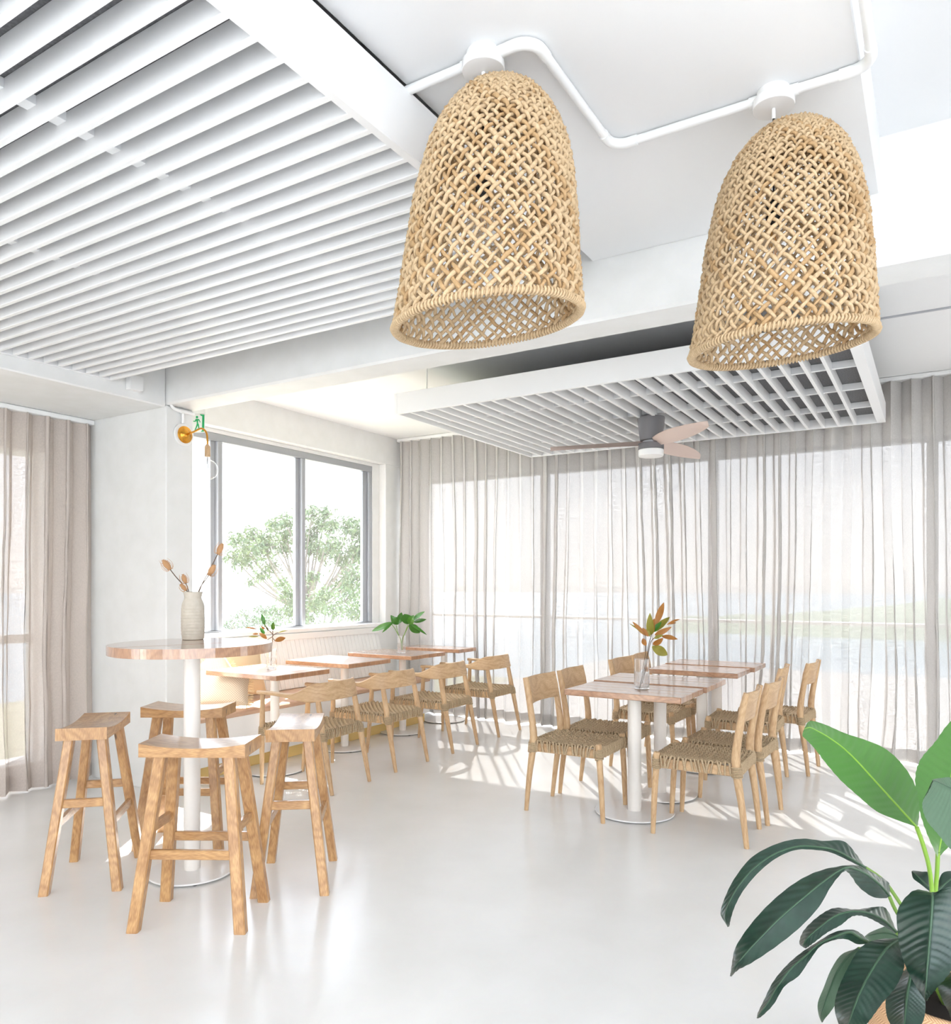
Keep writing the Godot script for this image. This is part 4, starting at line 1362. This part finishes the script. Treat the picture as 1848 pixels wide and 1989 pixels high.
func stools() -> void:
	var t := thing("bar_stool", "", "stool", Vector3.ZERO, 0.0, "timber saddle stools round the bar table")
	var ol := PackedVector2Array()
	var hl := 0.217
	ol.append(Vector2(-hl, 0.682))
	ol.append(Vector2(hl, 0.682))
	for i in 17:
		var x := hl - 2.0 * hl * i / 16.0
		ol.append(Vector2(x, 0.718 + 0.019 * pow(x / hl, 2.0)))
	var m := mb()
	m.slab(ol, 0.215)
	for i in m.t.size():
		m.t[i] += Vector2(0.4, 0.12)
	part(t, "seat", m, M.stool, "dished plank seat")
	var leg := func(s: Vector2) -> MB:
		var a := Vector3(s.x * 0.215, 0, s.y * 0.152)
		var b := Vector3(s.x * 0.142, 0.684, s.y * 0.068)
		var q := mb()
		var d := b - a
		# sheared prism: level cuts at floor and seat
		var hw := Vector2(0.0235, 0.0205)
		var uo := Vector2(rng.randf(), rng.randf() * 0.2)
		var lo := []
		var hi := []
		var k := 0.005
		for c in [[-1, -1, 0], [-1, -1, 1], [-1, 1, 1], [-1, 1, 0], [1, 1, 0], [1, 1, 1], [1, -1, 1], [1, -1, 0]]:
			var off := Vector3(c[0] * (hw.x - (k if c[2] == 0 else 0.0)), 0, c[1] * (hw.y - (k if c[2] == 1 else 0.0)))
			lo.append(a + off); hi.append(b + off)
		for i in 8:
			var j := (i + 1) % 8
			var o: Vector3 = (lo[i] + lo[j]) * 0.5 - a
			var v0 := 0.045 * i / 2.0
			var v1 := 0.045 * (i + 1) / 2.0
			q.poly([lo[i], lo[j], hi[j], hi[i]], o, [Vector2(0, v0) + uo, Vector2(0, v1) + uo, Vector2(d.length(), v1) + uo, Vector2(d.length(), v0) + uo])
		var uv := []
		for i in 8:
			uv.append(Vector2(lo[i].x, lo[i].z) + uo)
		q.poly(lo, Vector3.DOWN, uv)
		q.poly(hi, Vector3.UP, uv)
		return q
	for s in [Vector2(-1, -1), Vector2(-1, 1), Vector2(1, 1), Vector2(1, -1)]:
		part(t, "leg", leg.call(s), M.stool)
	var lx := lerpf(0.215, 0.142, 0.295 / 0.684)
	var lz := lerpf(0.152, 0.068, 0.295 / 0.684)
	for s in [-1.0, 1.0]:
		part(t, "long_stretcher", bx(Vector3(-lx, 0.276, s * lz - 0.011), Vector3(lx, 0.314, s * lz + 0.011), 0.003), M.stool)
	lx = lerpf(0.215, 0.142, 0.39 / 0.684)
	lz = lerpf(0.152, 0.068, 0.39 / 0.684)
	for s in [-1.0, 1.0]:
		part(t, "short_stretcher", bx(Vector3(s * lx - 0.011, 0.371, -lz), Vector3(s * lx + 0.011, 0.409, lz), 0.003), M.stool)
	var spots := [
		[-2.62, -2.112, 30.0, "timber saddle stool on the camera side of the bar table, long edge outward"],
		[-3.43, -2.15, 133.0, "timber saddle stool on the left curtain's side of the bar table"],
		[-2.585, -2.625, 127.0, "timber saddle stool on the armchairs' side of the bar table"],
		[-3.45, -2.70, 30.0, "timber saddle stool between the bar table and the bench"]]
	spots[0][3] = "timber saddle stool standing opposite the bench, across the bar table"
	for i in spots.size():
		var q: Array = spots[i]
		if i == 0:
			t.position = Vector3(q[0], 0, q[1])
			t.rotation.y = deg_to_rad(q[2])
			t.set_meta("label", q[3])
		else:
			copy(t, Vector3(q[0], 0, q[1]), deg_to_rad(q[2]), q[3])

# ---------------------------------------------------------------- vases
# a leaf from base to tip, lens-thick, with a folded midrib
func blade(base: Vector3, tip: Vector3, width: float, face: Vector3, arch: float, fold: float) -> MB:
	var m := mb()
	var d := tip - base
	var side := d.cross(face).normalized()
	var nrm := side.cross(d).normalized()
	var th := 0.0009
	var rows := []
	for i in 13:
		var s := i / 12.0
		var c := base + d * s + nrm * arch * sin(PI * s) * d.length()
		var w := width * 0.5 * pow(sin(PI * pow(clampf(s * 0.97 + 0.02, 0, 1), 0.85)), 0.8)
		var row := PackedVector3Array()
		for j in 9:
			var q := (j - 4) / 4.0
			row.append(c + side * q * w + nrm * (absf(q) * fold * w + th * (1.0 - q * q) + 0.03 * w * sin(s * 20.0 + q * 3.0)))
		for j in 9:
			var q := (4 - j) / 4.0
			row.append(c + side * q * w + nrm * (absf(q) * fold * w - th * (1.0 - q * q) + 0.03 * w * sin(s * 20.0 + q * 3.0)))
		rows.append(row)
	m.grid(rows, true, false)
	return m

func glass_vase(t: Node3D, r: float, h: float) -> void:
	var m := mb()
	m.lathe([[0.0, 0.001], [r - 0.003, 0.001], [r, 0.004], [r, h - 0.002], [r - 0.001, h], [r - 0.003, h], [r - 0.004, h - 0.002], [r - 0.004, 0.016], [r - 0.008, 0.012], [0.0, 0.011]], Transform3D(), 40, false)
	part(t, "vessel", m, M.glass, "clear glass")
	m = mb()
	# cut ribs round the lower half
	for k in 28:
		var a := TAU * k / 28.0
		m.tube([Vector3(cos(a) * r, 0.014, sin(a) * r), Vector3(cos(a + 0.22) * r, 0.014 + h * 0.25, sin(a + 0.22) * r), Vector3(cos(a) * r, 0.014 + h * 0.5, sin(a) * r)], 0.0012, 5)
	part(t, "cut_pattern", m, M.glass)

func vases() -> void:
	# ceramic vase on the bar table
	var at := Vector3(-3.262, 1.1005, -2.575)
	var t := thing("ceramic_vase", "matte off-white stoneware vase on the round bar table", "vase", at)
	var m := mb()
	m.lathe([[0.0, 0.0], [0.050, 0.0], [0.053, 0.004], [0.057, 0.05], [0.0575, 0.10], [0.0565, 0.15], [0.0545, 0.178], [0.049, 0.195], [0.0425, 0.207], [0.0415, 0.218], [0.0445, 0.232], [0.0485, 0.243], [0.047, 0.245], [0.043, 0.236], [0.038, 0.218], [0.039, 0.208], [0.050, 0.17], [0.052, 0.02], [0.0, 0.01]], Transform3D(), 48, false)
	part(t, "body", m, M.ceramic)
	for k in 9:
		m = mb()
		var y := 0.03 + k * 0.016
		var ring := []
		var rr := 0.0566 + 0.001 * sin(PI * clampf((y - 0.02) / 0.13, 0, 1))
		for i in 49:
			ring.append(Vector3(cos(TAU * i / 48.0) * rr, y, sin(TAU * i / 48.0) * rr))
		m.tube(ring, 0.0013, 5, false)
		part(t, "throwing_ridge", m, M.ceramic)
	var heads := [[324.3, 1097.8, 3.90, 1.1, "dried teasel leaning left out of the stoneware vase, longest on the pier side"], [358.4, 1125.0, 3.92, 0.85, "small dried teasel upright near the stoneware vase rim"], [356.6, 1141.0, 3.86, 0.75, "smallest dried teasel just above the stoneware vase rim"], [411.0, 1108.0, 3.88, 1.1, "dried teasel leaning toward the window, lower of two"], [427.5, 1067.0, 3.97, 1.1, "dried teasel leaning toward the window, the tallest"]]
	heads[0][4] = "dried teasel in the stoneware vase leaning toward the pier"
	var rg := RandomNumberGenerator.new()
	rg.seed = 12
	for k in heads.size():
		var q: Array = heads[k]
		var c := px(q[0], q[1], q[2])
		var foot := at + Vector3(rg.randf_range(-0.015, 0.015), 0.10, rg.randf_range(-0.015, 0.015))
		var mouth := at + Vector3(0, 0.245, 0) + Vector3(c.x - at.x, 0, c.z - at.z).normalized() * 0.03
		var d := (c - mouth).normalized()
		var s: float = q[3]
		t = thing("dried_teasel", q[4], "dried flower", mouth, 0.0, "dried teasels in the stoneware vase")
		m = mb()
		m.tube(spline([foot - mouth, Vector3.ZERO, (c - mouth) * 0.6, c - mouth - d * 0.024 * s], 4), 0.0022, 6)
		part(t, "stem", m, M.stem)
		var b := along(d)
		m = mb()
		var pr := []
		for i in 11:
			var f := i / 10.0
			pr.append([0.0135 * s * pow(sin(PI * clampf(f * 0.9 + 0.06, 0, 1)), 0.7), (f - 0.45) * 0.056 * s])
		m.lathe(pr, Transform3D(b, c - mouth), 14, false)
		var hd := part(t, "seed_head", m, M.teasel)
		m = mb()
		for i in 130:
			var f := rg.randf()
			var a := rg.randf() * TAU
			var r0 := 0.0135 * s * pow(sin(PI * clampf(f * 0.9 + 0.06, 0, 1)), 0.7)
			var o := b * Vector3(cos(a), 0, sin(a))
			var p := c - mouth + b * Vector3(0, (f - 0.45) * 0.056 * s, 0) + o * r0 * 0.95
			m.tube([p, p + (o + d * 0.5).normalized() * 0.0065 * s], [0.0008, 0.0002], 3, false)
		part(hd, "spines", m, M.teasel)
		m = mb()
		for i in 8:
			var a := TAU * i / 8.0 + rg.randf() * 0.4
			var o := b * Vector3(cos(a), 0, sin(a))
			var p := c - mouth - d * 0.025 * s
			m.tube(spline([p, p + o * 0.019 * s + d * 0.002, p + o * 0.027 * s + d * 0.024 * s, p + o * 0.021 * s + d * 0.052 * s * rg.randf_range(0.7, 1.2)], 3), [0.0011, 0.0011, 0.001, 0.001, 0.001, 0.0009, 0.0008, 0.0007, 0.0006, 0.0004], 4, false)
		part(hd, "bracts", m, M.teasel)
	# twig on the first bench table
	var A := Vector3(-4.277, 0.7505, -4.085)
	t = thing("glass_vase", "cut glass vase on the table by the pillows", "vase", A, 0.0, "cut glass vases")
	glass_vase(t, 0.037, 0.155)
	t = thing("leafy_twig", "twig with green and rust leaves in the vase by the pillows", "twig", A + Vector3(0, 0.012, 0))
	sprig(t, Vector2(470, 1170), 10.87, 5.58, [[[620, 1330], [628, 1000], [650, 760], [652, 590]], [[640, 1000], [590, 900], [575, 860]], [[655, 720], [540, 790]], [[655, 700], [730, 650], [770, 640]], [[650, 670], [560, 580], [490, 500], [480, 470]], [[655, 760], [700, 810]]],
		[[480, 470, 420, 250, 85, "g"], [655, 585, 665, 415, 90, "g"], [548, 610, 485, 480, 70, "o"], [480, 662, 382, 530, 80, "g"], [525, 772, 365, 650, 90, "r"], [700, 815, 922, 750, 110, "r"], [345, 665, 225, 668, 40, "r"], [310, 560, 80, 530, 35, "r"], [765, 650, 965, 595, 45, "o"], [350, 718, 140, 722, 35, "o"], [478, 560, 415, 500, 55, "r"]], 21)
	# split leaves on the third bench table
	var Cc := Vector3(-4.268, 0.7505, -5.69)
	t = thing("glass_vase", "cut glass vase on the table with split leaves", "vase", Cc, 0.0, "cut glass vases")
	glass_vase(t, 0.038, 0.165)
	t = thing("split_leaf_stems", "glossy green split leaves on bent stalks in the far bench vase", "cut leaves", Cc + Vector3(0, 0.012, 0))
	sprig(t, Vector2(710, 1170), 13.2, 7.10, [[[935, 1230], [920, 1000], [830, 780], [800, 590]], [[930, 1200], [900, 950], [760, 680], [670, 555]], [[945, 1200], [940, 950], [1010, 790], [1090, 580]], [[950, 1220], [960, 950], [1060, 700], [1120, 590]]],
		[[1095, 560, 1000, 300, 330, "m"], [1130, 560, 1240, 330, 190, "m"], [850, 560, 660, 390, 210, "m"], [840, 545, 930, 260, 170, "m"], [800, 560, 650, 330, 150, "m"], [720, 520, 165, 740, 150, "m"], [1120, 570, 1400, 780, 210, "m"], [1150, 560, 1575, 835, 90, "m"], [1220, 455, 1525, 235, 120, "m"], [1240, 505, 1565, 435, 100, "m"], [700, 520, 430, 780, 70, "m"]], 22)
	# rust-leaved branch on the paired tables
	var B := Vector3(-1.536, 0.7505, -4.475)
	t = thing("glass_vase", "tall cut glass vase holding the rust-leaved branch", "vase", B, 0.0, "cut glass vases")
	glass_vase(t, 0.045, 0.182)
	t = thing("rust_leaf_branch", "branch of bronze and olive leaves on the paired tables", "branch", B + Vector3(0, 0.012, 0))
	sprig(t, Vector2(1210, 1160), 10.47, 4.78, [[[350, 1840], [420, 1400], [465, 1150], [470, 985]], [[355, 1850], [450, 1400], [500, 1150], [535, 950], [590, 760]], [[400, 1750], [480, 1400], [520, 1150], [570, 920], [640, 830]]],
		[[575, 765, 555, 325, 150, "o"], [600, 745, 645, 430, 110, "r"], [665, 560, 838, 108, 130, "r"], [588, 725, 792, 505, 100, "g"], [650, 700, 952, 405, 140, "o"], [655, 770, 995, 605, 105, "r"], [640, 835, 830, 770, 70, "o"], [800, 800, 1118, 855, 110, "r"], [620, 965, 825, 830, 120, "r"], [600, 1005, 912, 1175, 190, "o"], [485, 785, 200, 498, 85, "r"], [470, 770, 135, 535, 45, "o"], [478, 985, 405, 840, 100, "r"], [900, 560, 1165, 448, 45, "r"], [920, 545, 1088, 520, 40, "r"], [520, 800, 400, 620, 80, "r"], [560, 800, 480, 640, 60, "o"]], 23)

# stems and leaves drawn on a plane facing the room at depth d, given a little depth each
func sprig(t: Node3D, o: Vector2, k: float, d: float, stems: Array, leaves: Array, sd: int) -> void:
	var rg := RandomNumberGenerator.new()
	rg.seed = sd
	var c := t.position
	var dc := -(c.x * sin(deg_to_rad(YAW)) + c.z * cos(deg_to_rad(YAW)))
	var at := func(x: float, y: float, e: float) -> Vector3:
		return px(o.x + x / k, o.y + y / k, dc + e) - c
	for s in stems:
		var pts := []
		for q in s:
			pts.append(at.call(q[0], q[1], 0.0))
		var m := mb()
		var sp := spline(pts, 5)
		m.tube(sp, 0.0024 * d / 5.0, 6)
		part(t, "stem", m, M.stem if sd != 22 else M.green_stem)
	for l in leaves:
		var e0 := rg.randf_range(-0.01, 0.01)
		var e1 := e0 + rg.randf_range(-0.06, 0.06)
		var b: Vector3 = at.call(l[0], l[1], e0)
		var p: Vector3 = at.call(l[2], l[3], e1)
		var face: Vector3 = (Vector3(0, EYE, 0) - c - b).normalized() + Vector3(rg.randfn(), rg.randfn() + 0.4, rg.randfn()) * 0.35
		var mt: Material = {"g": M.leaf_mid, "o": M.leaf_olive, "r": M.leaf_rust, "m": M.leaf_mid}[l[5]]
		part(t, "leaf", blade(b, p, l[4] / k / F * d, face, rg.randf_range(0.02, 0.1), 0.22), mt)

# ---------------------------------------------------------------- the potted plant in front
# each leaf: stations of [midrib, one edge, other edge] in a sketch frame, and its depth from base to tip
func foreground_plant() -> void:
	var foot := px(1846.0, 1900.0, 1.72)
	foot.y = 0.0
	var t := thing("basket_planter", "round woven basket planter under the broad-leaved plant", "planter", foot)
	var m := mb()
	m.lathe([[0.0, 0.0], [0.135, 0.0], [0.145, 0.01], [0.158, 0.12], [0.165, 0.30], [0.166, 0.435], [0.170, 0.45], [0.168, 0.462], [0.160, 0.464], [0.153, 0.452], [0.152, 0.40], [0.0, 0.395]], Transform3D(), 56, false)
	part(t, "basket", m, M.basket)
	m = mb()
	m.lathe([[0.0, 0.43], [0.1515, 0.425], [0.1515, 0.40]], Transform3D(), 40, false)
	part(t, "soil", m, M.soil)
	var p := thing("broad_leaf_plant", "large potted plant with broad arching glossy green leaves", "plant", foot + Vector3(0, 0.43, 0))
	var c := p.position
	var at := func(q: Array, d: float) -> Vector3:
		return px(1380.0 + q[0] / 3.265, 1380.0 + q[1] / 3.265, d) - c
	var crown := at.call([1440, 1560], 1.72)
	var L := [
		["g", 1.78, 1.62, 0.10, [[[1310, 740], [1322, 722], [1292, 730]], [[1220, 640], [1332, 600], [1180, 692]], [[1130, 540], [1300, 460], [1060, 640]], [[1030, 430], [1215, 330], [950, 548]], [[930, 320], [1110, 240], [840, 450]], [[840, 235], [990, 188], [745, 342]], [[750, 170], [860, 145], [670, 245]], [[680, 130], [740, 92], [620, 192]], [[630, 108], [655, 66], [592, 165]], [[596, 120], [622, 72], [588, 150]]], [[1310, 740], [1350, 850], [1390, 1000], [1412, 1200]]],
		["g", 1.80, 1.95, -0.08, [[[1445, 900], [1440, 930], [1452, 925]], [[1470, 780], [1370, 780], [1560, 800]], [[1490, 650], [1318, 620], [1650, 640]], [[1510, 500], [1293, 440], [1720, 480]], [[1540, 350], [1325, 315], [1760, 330]], [[1590, 200], [1420, 200], [1770, 180]], [[1650, 60], [1520, 70], [1760, 40]], [[1710, -60], [1690, -50], [1730, -60]]], [[1445, 900], [1440, 1020], [1428, 1200]]],
		["y", 1.60, 1.55, 0.05, [[[1720, 560], [1722, 545], [1718, 575]], [[1660, 540], [1680, 470], [1640, 900]], [[1590, 515], [1600, 435], [1540, 885]], [[1520, 490], [1520, 424], [1455, 790]], [[1460, 462], [1465, 430], [1375, 690]], [[1425, 448], [1432, 434], [1350, 590]], [[1412, 444], [1415, 440], [1385, 520]]], [[1720, 560], [1660, 800], [1560, 1100], [1470, 1400]]],
		["k", 1.70, 1.42, 0.06, [[[985, 997], [980, 987], [978, 1002]], [[900, 945], [932, 915], [890, 957]], [[800, 890], [850, 830], [780, 906]], [[700, 868], [720, 826], [690, 886]], [[560, 862], [580, 812], [550, 883]], [[420, 905], [430, 842], [425, 933]], [[290, 990], [270, 925], [312, 1022]], [[190, 1100], [160, 1055], [217, 1132]], [[120, 1220], [95, 1180], [162, 1228]], [[95, 1310], [65, 1285], [132, 1312]], [[112, 1372], [100, 1355], [120, 1368]]], [[985, 997], [1100, 1080], [1190, 1200], [1330, 1420]]],
		["k", 1.64, 1.36, 0.10, [[[1135, 1175], [1142, 1160], [1125, 1190]], [[1080, 1110], [1138, 1095], [1040, 1185]], [[1000, 1045], [1062, 1042], [950, 1122]], [[920, 1005], [962, 990], [890, 1040]], [[850, 1000], [862, 979], [845, 1020]], [[720, 1085], [690, 1015], [768, 1112]], [[590, 1190], [540, 1090], [692, 1242]], [[450, 1310], [390, 1210], [572, 1372]], [[320, 1440], [260, 1350], [422, 1492]], [[210, 1560], [165, 1490], [272, 1592]], [[150, 1640], [138, 1590], [180, 1640]], [[128, 1684], [127, 1670], [133, 1680]]], [[1135, 1175], [1190, 1290], [1300, 1430]]],
		["k", 1.62, 1.45, 0.10, [[[1180, 1405], [1180, 1390], [1172, 1412]], [[1100, 1330], [1125, 1262], [1080, 1352]], [[1000, 1285], [1060, 1243], [985, 1306]], [[900, 1275], [925, 1258], [905, 1302]], [[800, 1300], [790, 1250], [832, 1357]], [[700, 1370], [690, 1300], [742, 1407]], [[620, 1440], [595, 1390], [655, 1472]], [[590, 1490], [564, 1470], [612, 1502]], [[598, 1504], [590, 1500], [604, 1505]]], [[1180, 1405], [1260, 1480], [1350, 1560]]],
		["k", 1.58, 1.34, 0.05, [[[1010, 1470], [1008, 1462], [1005, 1478]], [[950, 1440], [962, 1418], [935, 1482]], [[880, 1405], [900, 1389], [870, 1452]], [[780, 1440], [790, 1404], [800, 1452]], [[680, 1490], [668, 1474], [702, 1492]], [[590, 1570], [570, 1540], [632, 1582]], [[510, 1640], [480, 1620], [562, 1682]], [[430, 1750], [398, 1720], [472, 1748]], [[370, 1850], [343, 1830], [402, 1862]], [[315, 1925], [302, 1915], [330, 1935]], [[298, 1950], [297, 1944], [302, 1950]]], [[1010, 1470], [1120, 1510], [1300, 1580]]],
		["y", 1.74, 1.68, 0.05, [[[1210, 1440], [1210, 1430], [1208, 1450]], [[1150, 1415], [1155, 1362], [1150, 1455]], [[1080, 1412], [1085, 1378], [1085, 1460]], [[1010, 1425], [1018, 1405], [1025, 1462]], [[983, 1432], [988, 1425], [990, 1445]]], [[1210, 1440], [1300, 1500]]],
		["y", 1.56, 1.40, 0.05, [[[940, 1512], [935, 1508], [944, 1520]], [[870, 1565], [835, 1545], [905, 1595]], [[805, 1660], [768, 1640], [850, 1705]], [[755, 1780], [720, 1758], [800, 1850]], [[720, 1880], [684, 1850], [762, 1912]], [[702, 1940], [686, 1920], [730, 1950]], [[709, 1977], [700, 1968], [716, 1970]]], [[940, 1512], [1080, 1530], [1280, 1600]]],
		["k", 1.55, 1.30, 0.10, [[[1205, 1448], [1195, 1442], [1212, 1455]], [[1130, 1500], [1055, 1450], [1218, 1522]], [[1060, 1590], [955, 1500], [1232, 1622]], [[1000, 1690], [878, 1620], [1182, 1742]], [[950, 1790], [813, 1760], [1092, 1852]], [[910, 1890], [789, 1870], [1012, 1962]], [[880, 1980], [808, 1970], [962, 2012]], [[860, 2060], [850, 2050], [880, 2055]]], [[1205, 1448], [1290, 1470], [1380, 1580]]],
		["k", 1.48, 1.36, 0.12, [[[1415, 1160], [1405, 1152], [1428, 1150]], [[1412, 1190], [1290, 1138], [1540, 1118]], [[1405, 1290], [1190, 1260], [1612, 1240]], [[1395, 1420], [1190, 1420], [1625, 1400]], [[1385, 1540], [1212, 1540], [1590, 1540]], [[1376, 1650], [1250, 1650], [1520, 1660]], [[1370, 1750], [1305, 1755], [1440, 1752]], [[1366, 1815], [1345, 1815], [1388, 1812]], [[1365, 1842], [1362, 1838], [1370, 1838]]], [[1415, 1160], [1450, 1220], [1480, 1400], [1460, 1560]]],
		["k", 1.52, 1.42, 0.10, [[[1295, 1600], [1288, 1598], [1302, 1602]], [[1270, 1690], [1185, 1690], [1345, 1705]], [[1250, 1800], [1118, 1800], [1365, 1850]], [[1240, 1900], [1118, 1930], [1352, 1962]], [[1232, 1990], [1160, 2010], [1300, 2030]], [[1228, 2060], [1220, 2055], [1240, 2058]]], [[1295, 1600], [1380, 1570]]],
		["k", 1.56, 1.44, 0.10, [[[1600, 1620], [1592, 1618], [1608, 1622]], [[1560, 1720], [1450, 1715], [1640, 1740]], [[1545, 1830], [1470, 1830], [1620, 1850]], [[1540, 1920], [1510, 1910], [1580, 1920]], [[1535, 1975], [1530, 1970], [1545, 1972]]], [[1600, 1620], [1540, 1580]]],
		["k", 1.82, 1.86, 0.05, [[[1400, 1140], [1398, 1130], [1395, 1148]], [[1350, 1085], [1390, 1032], [1335, 1100]], [[1310, 1045], [1340, 1020], [1290, 1065]], [[1279, 1020], [1288, 1013], [1279, 1030]]], [[1400, 1140], [1420, 1300]]],
		["k", 1.84, 1.90, 0.05, [[[1440, 1145], [1436, 1138], [1445, 1150]], [[1500, 1090], [1470, 1035], [1530, 1120]], [[1560, 1050], [1545, 1018], [1590, 1080]], [[1620, 1030], [1615, 1022], [1625, 1040]]], [[1440, 1145], [1430, 1300]]]]
	for q in L:
		var st: Array = q[4]
		var n_ := st.size()
		var mid := []
		var ea := []
		var eb := []
		for i in n_:
			var f := float(i) / (n_ - 1)
			var d: float = lerpf(q[1], q[2], f)
			mid.append(at.call(st[i][0], d))
			ea.append(at.call(st[i][1], d + q[3] * 0.35))
			eb.append(at.call(st[i][2], d - q[3] * 0.10))
		var sub := 14
		mid = spline(mid, sub)
		ea = spline(ea, sub)
		eb = spline(eb, sub)
		var rows := []
		var H := 9
		for i in mid.size():
			var s := float(i) / (mid.size() - 1)
			var row := PackedVector3Array()
			var across: Vector3 = eb[i] - ea[i]
			var run: Vector3 = mid[mini(i + 1, mid.size() - 1)] - mid[maxi(i - 1, 0)]
			var nrm := across.cross(run).normalized()
			var w := across.length()
			for side in 2:
				for j in 2 * H + 1:
					var jj := j if side == 0 else 2 * H - j
					var u := float(jj) / H - 1.0
					var pt: Vector3 = mid[i].lerp(ea[i] if u < 0.0 else eb[i], absf(u))
					var vein := (0.010 if q[0] != "k" else 0.017) * w * sin((s * 21.0 - absf(u) * 2.2) * TAU) * smoothstep(0.02, 0.3, absf(u)) * (1.0 - absf(u) * 0.5)
					var thick := 0.0008 * (1.0 - u * u) * (1.0 if side == 0 else -1.0)
					pt += nrm * (vein + thick + 0.02 * w * (1.0 - pow(1.0 - absf(u), 2.0)))
					row.append(pt)
			rows.append(row)
		m = mb()
		m.grid(rows, true, false, 1.0, 1.0)
		var mt: Material = {"g": M.leaf_green, "k": M.leaf_dark, "y": M.leaf_grey}[q[0]]
		var leaf := part(p, "leaf", m, mt)
		m = mb()
		var rr := []
		for i in mid.size():
			rr.append(lerpf(0.0032, 0.0007, float(i) / (mid.size() - 1)))
		m.tube(mid, rr, 6, false)
		part(leaf, "midrib", m, M.midrib if q[0] == "g" else M.rib_dark)
		var sp := []
		for e in q[5]:
			sp.append(at.call(e, q[1]))
		sp.append((sp[sp.size() - 1] + crown) * 0.5 + Vector3(0, -0.02, 0))
		sp.append(Vector3(crown.x * 0.3, -0.015, crown.z * 0.3))
		m = mb()
		m.tube(spline(sp, 5), 0.0048 if q[0] == "g" else 0.004, 8)
		part(p, "petiole", m, M.midrib if q[0] == "g" else M.green_stem)
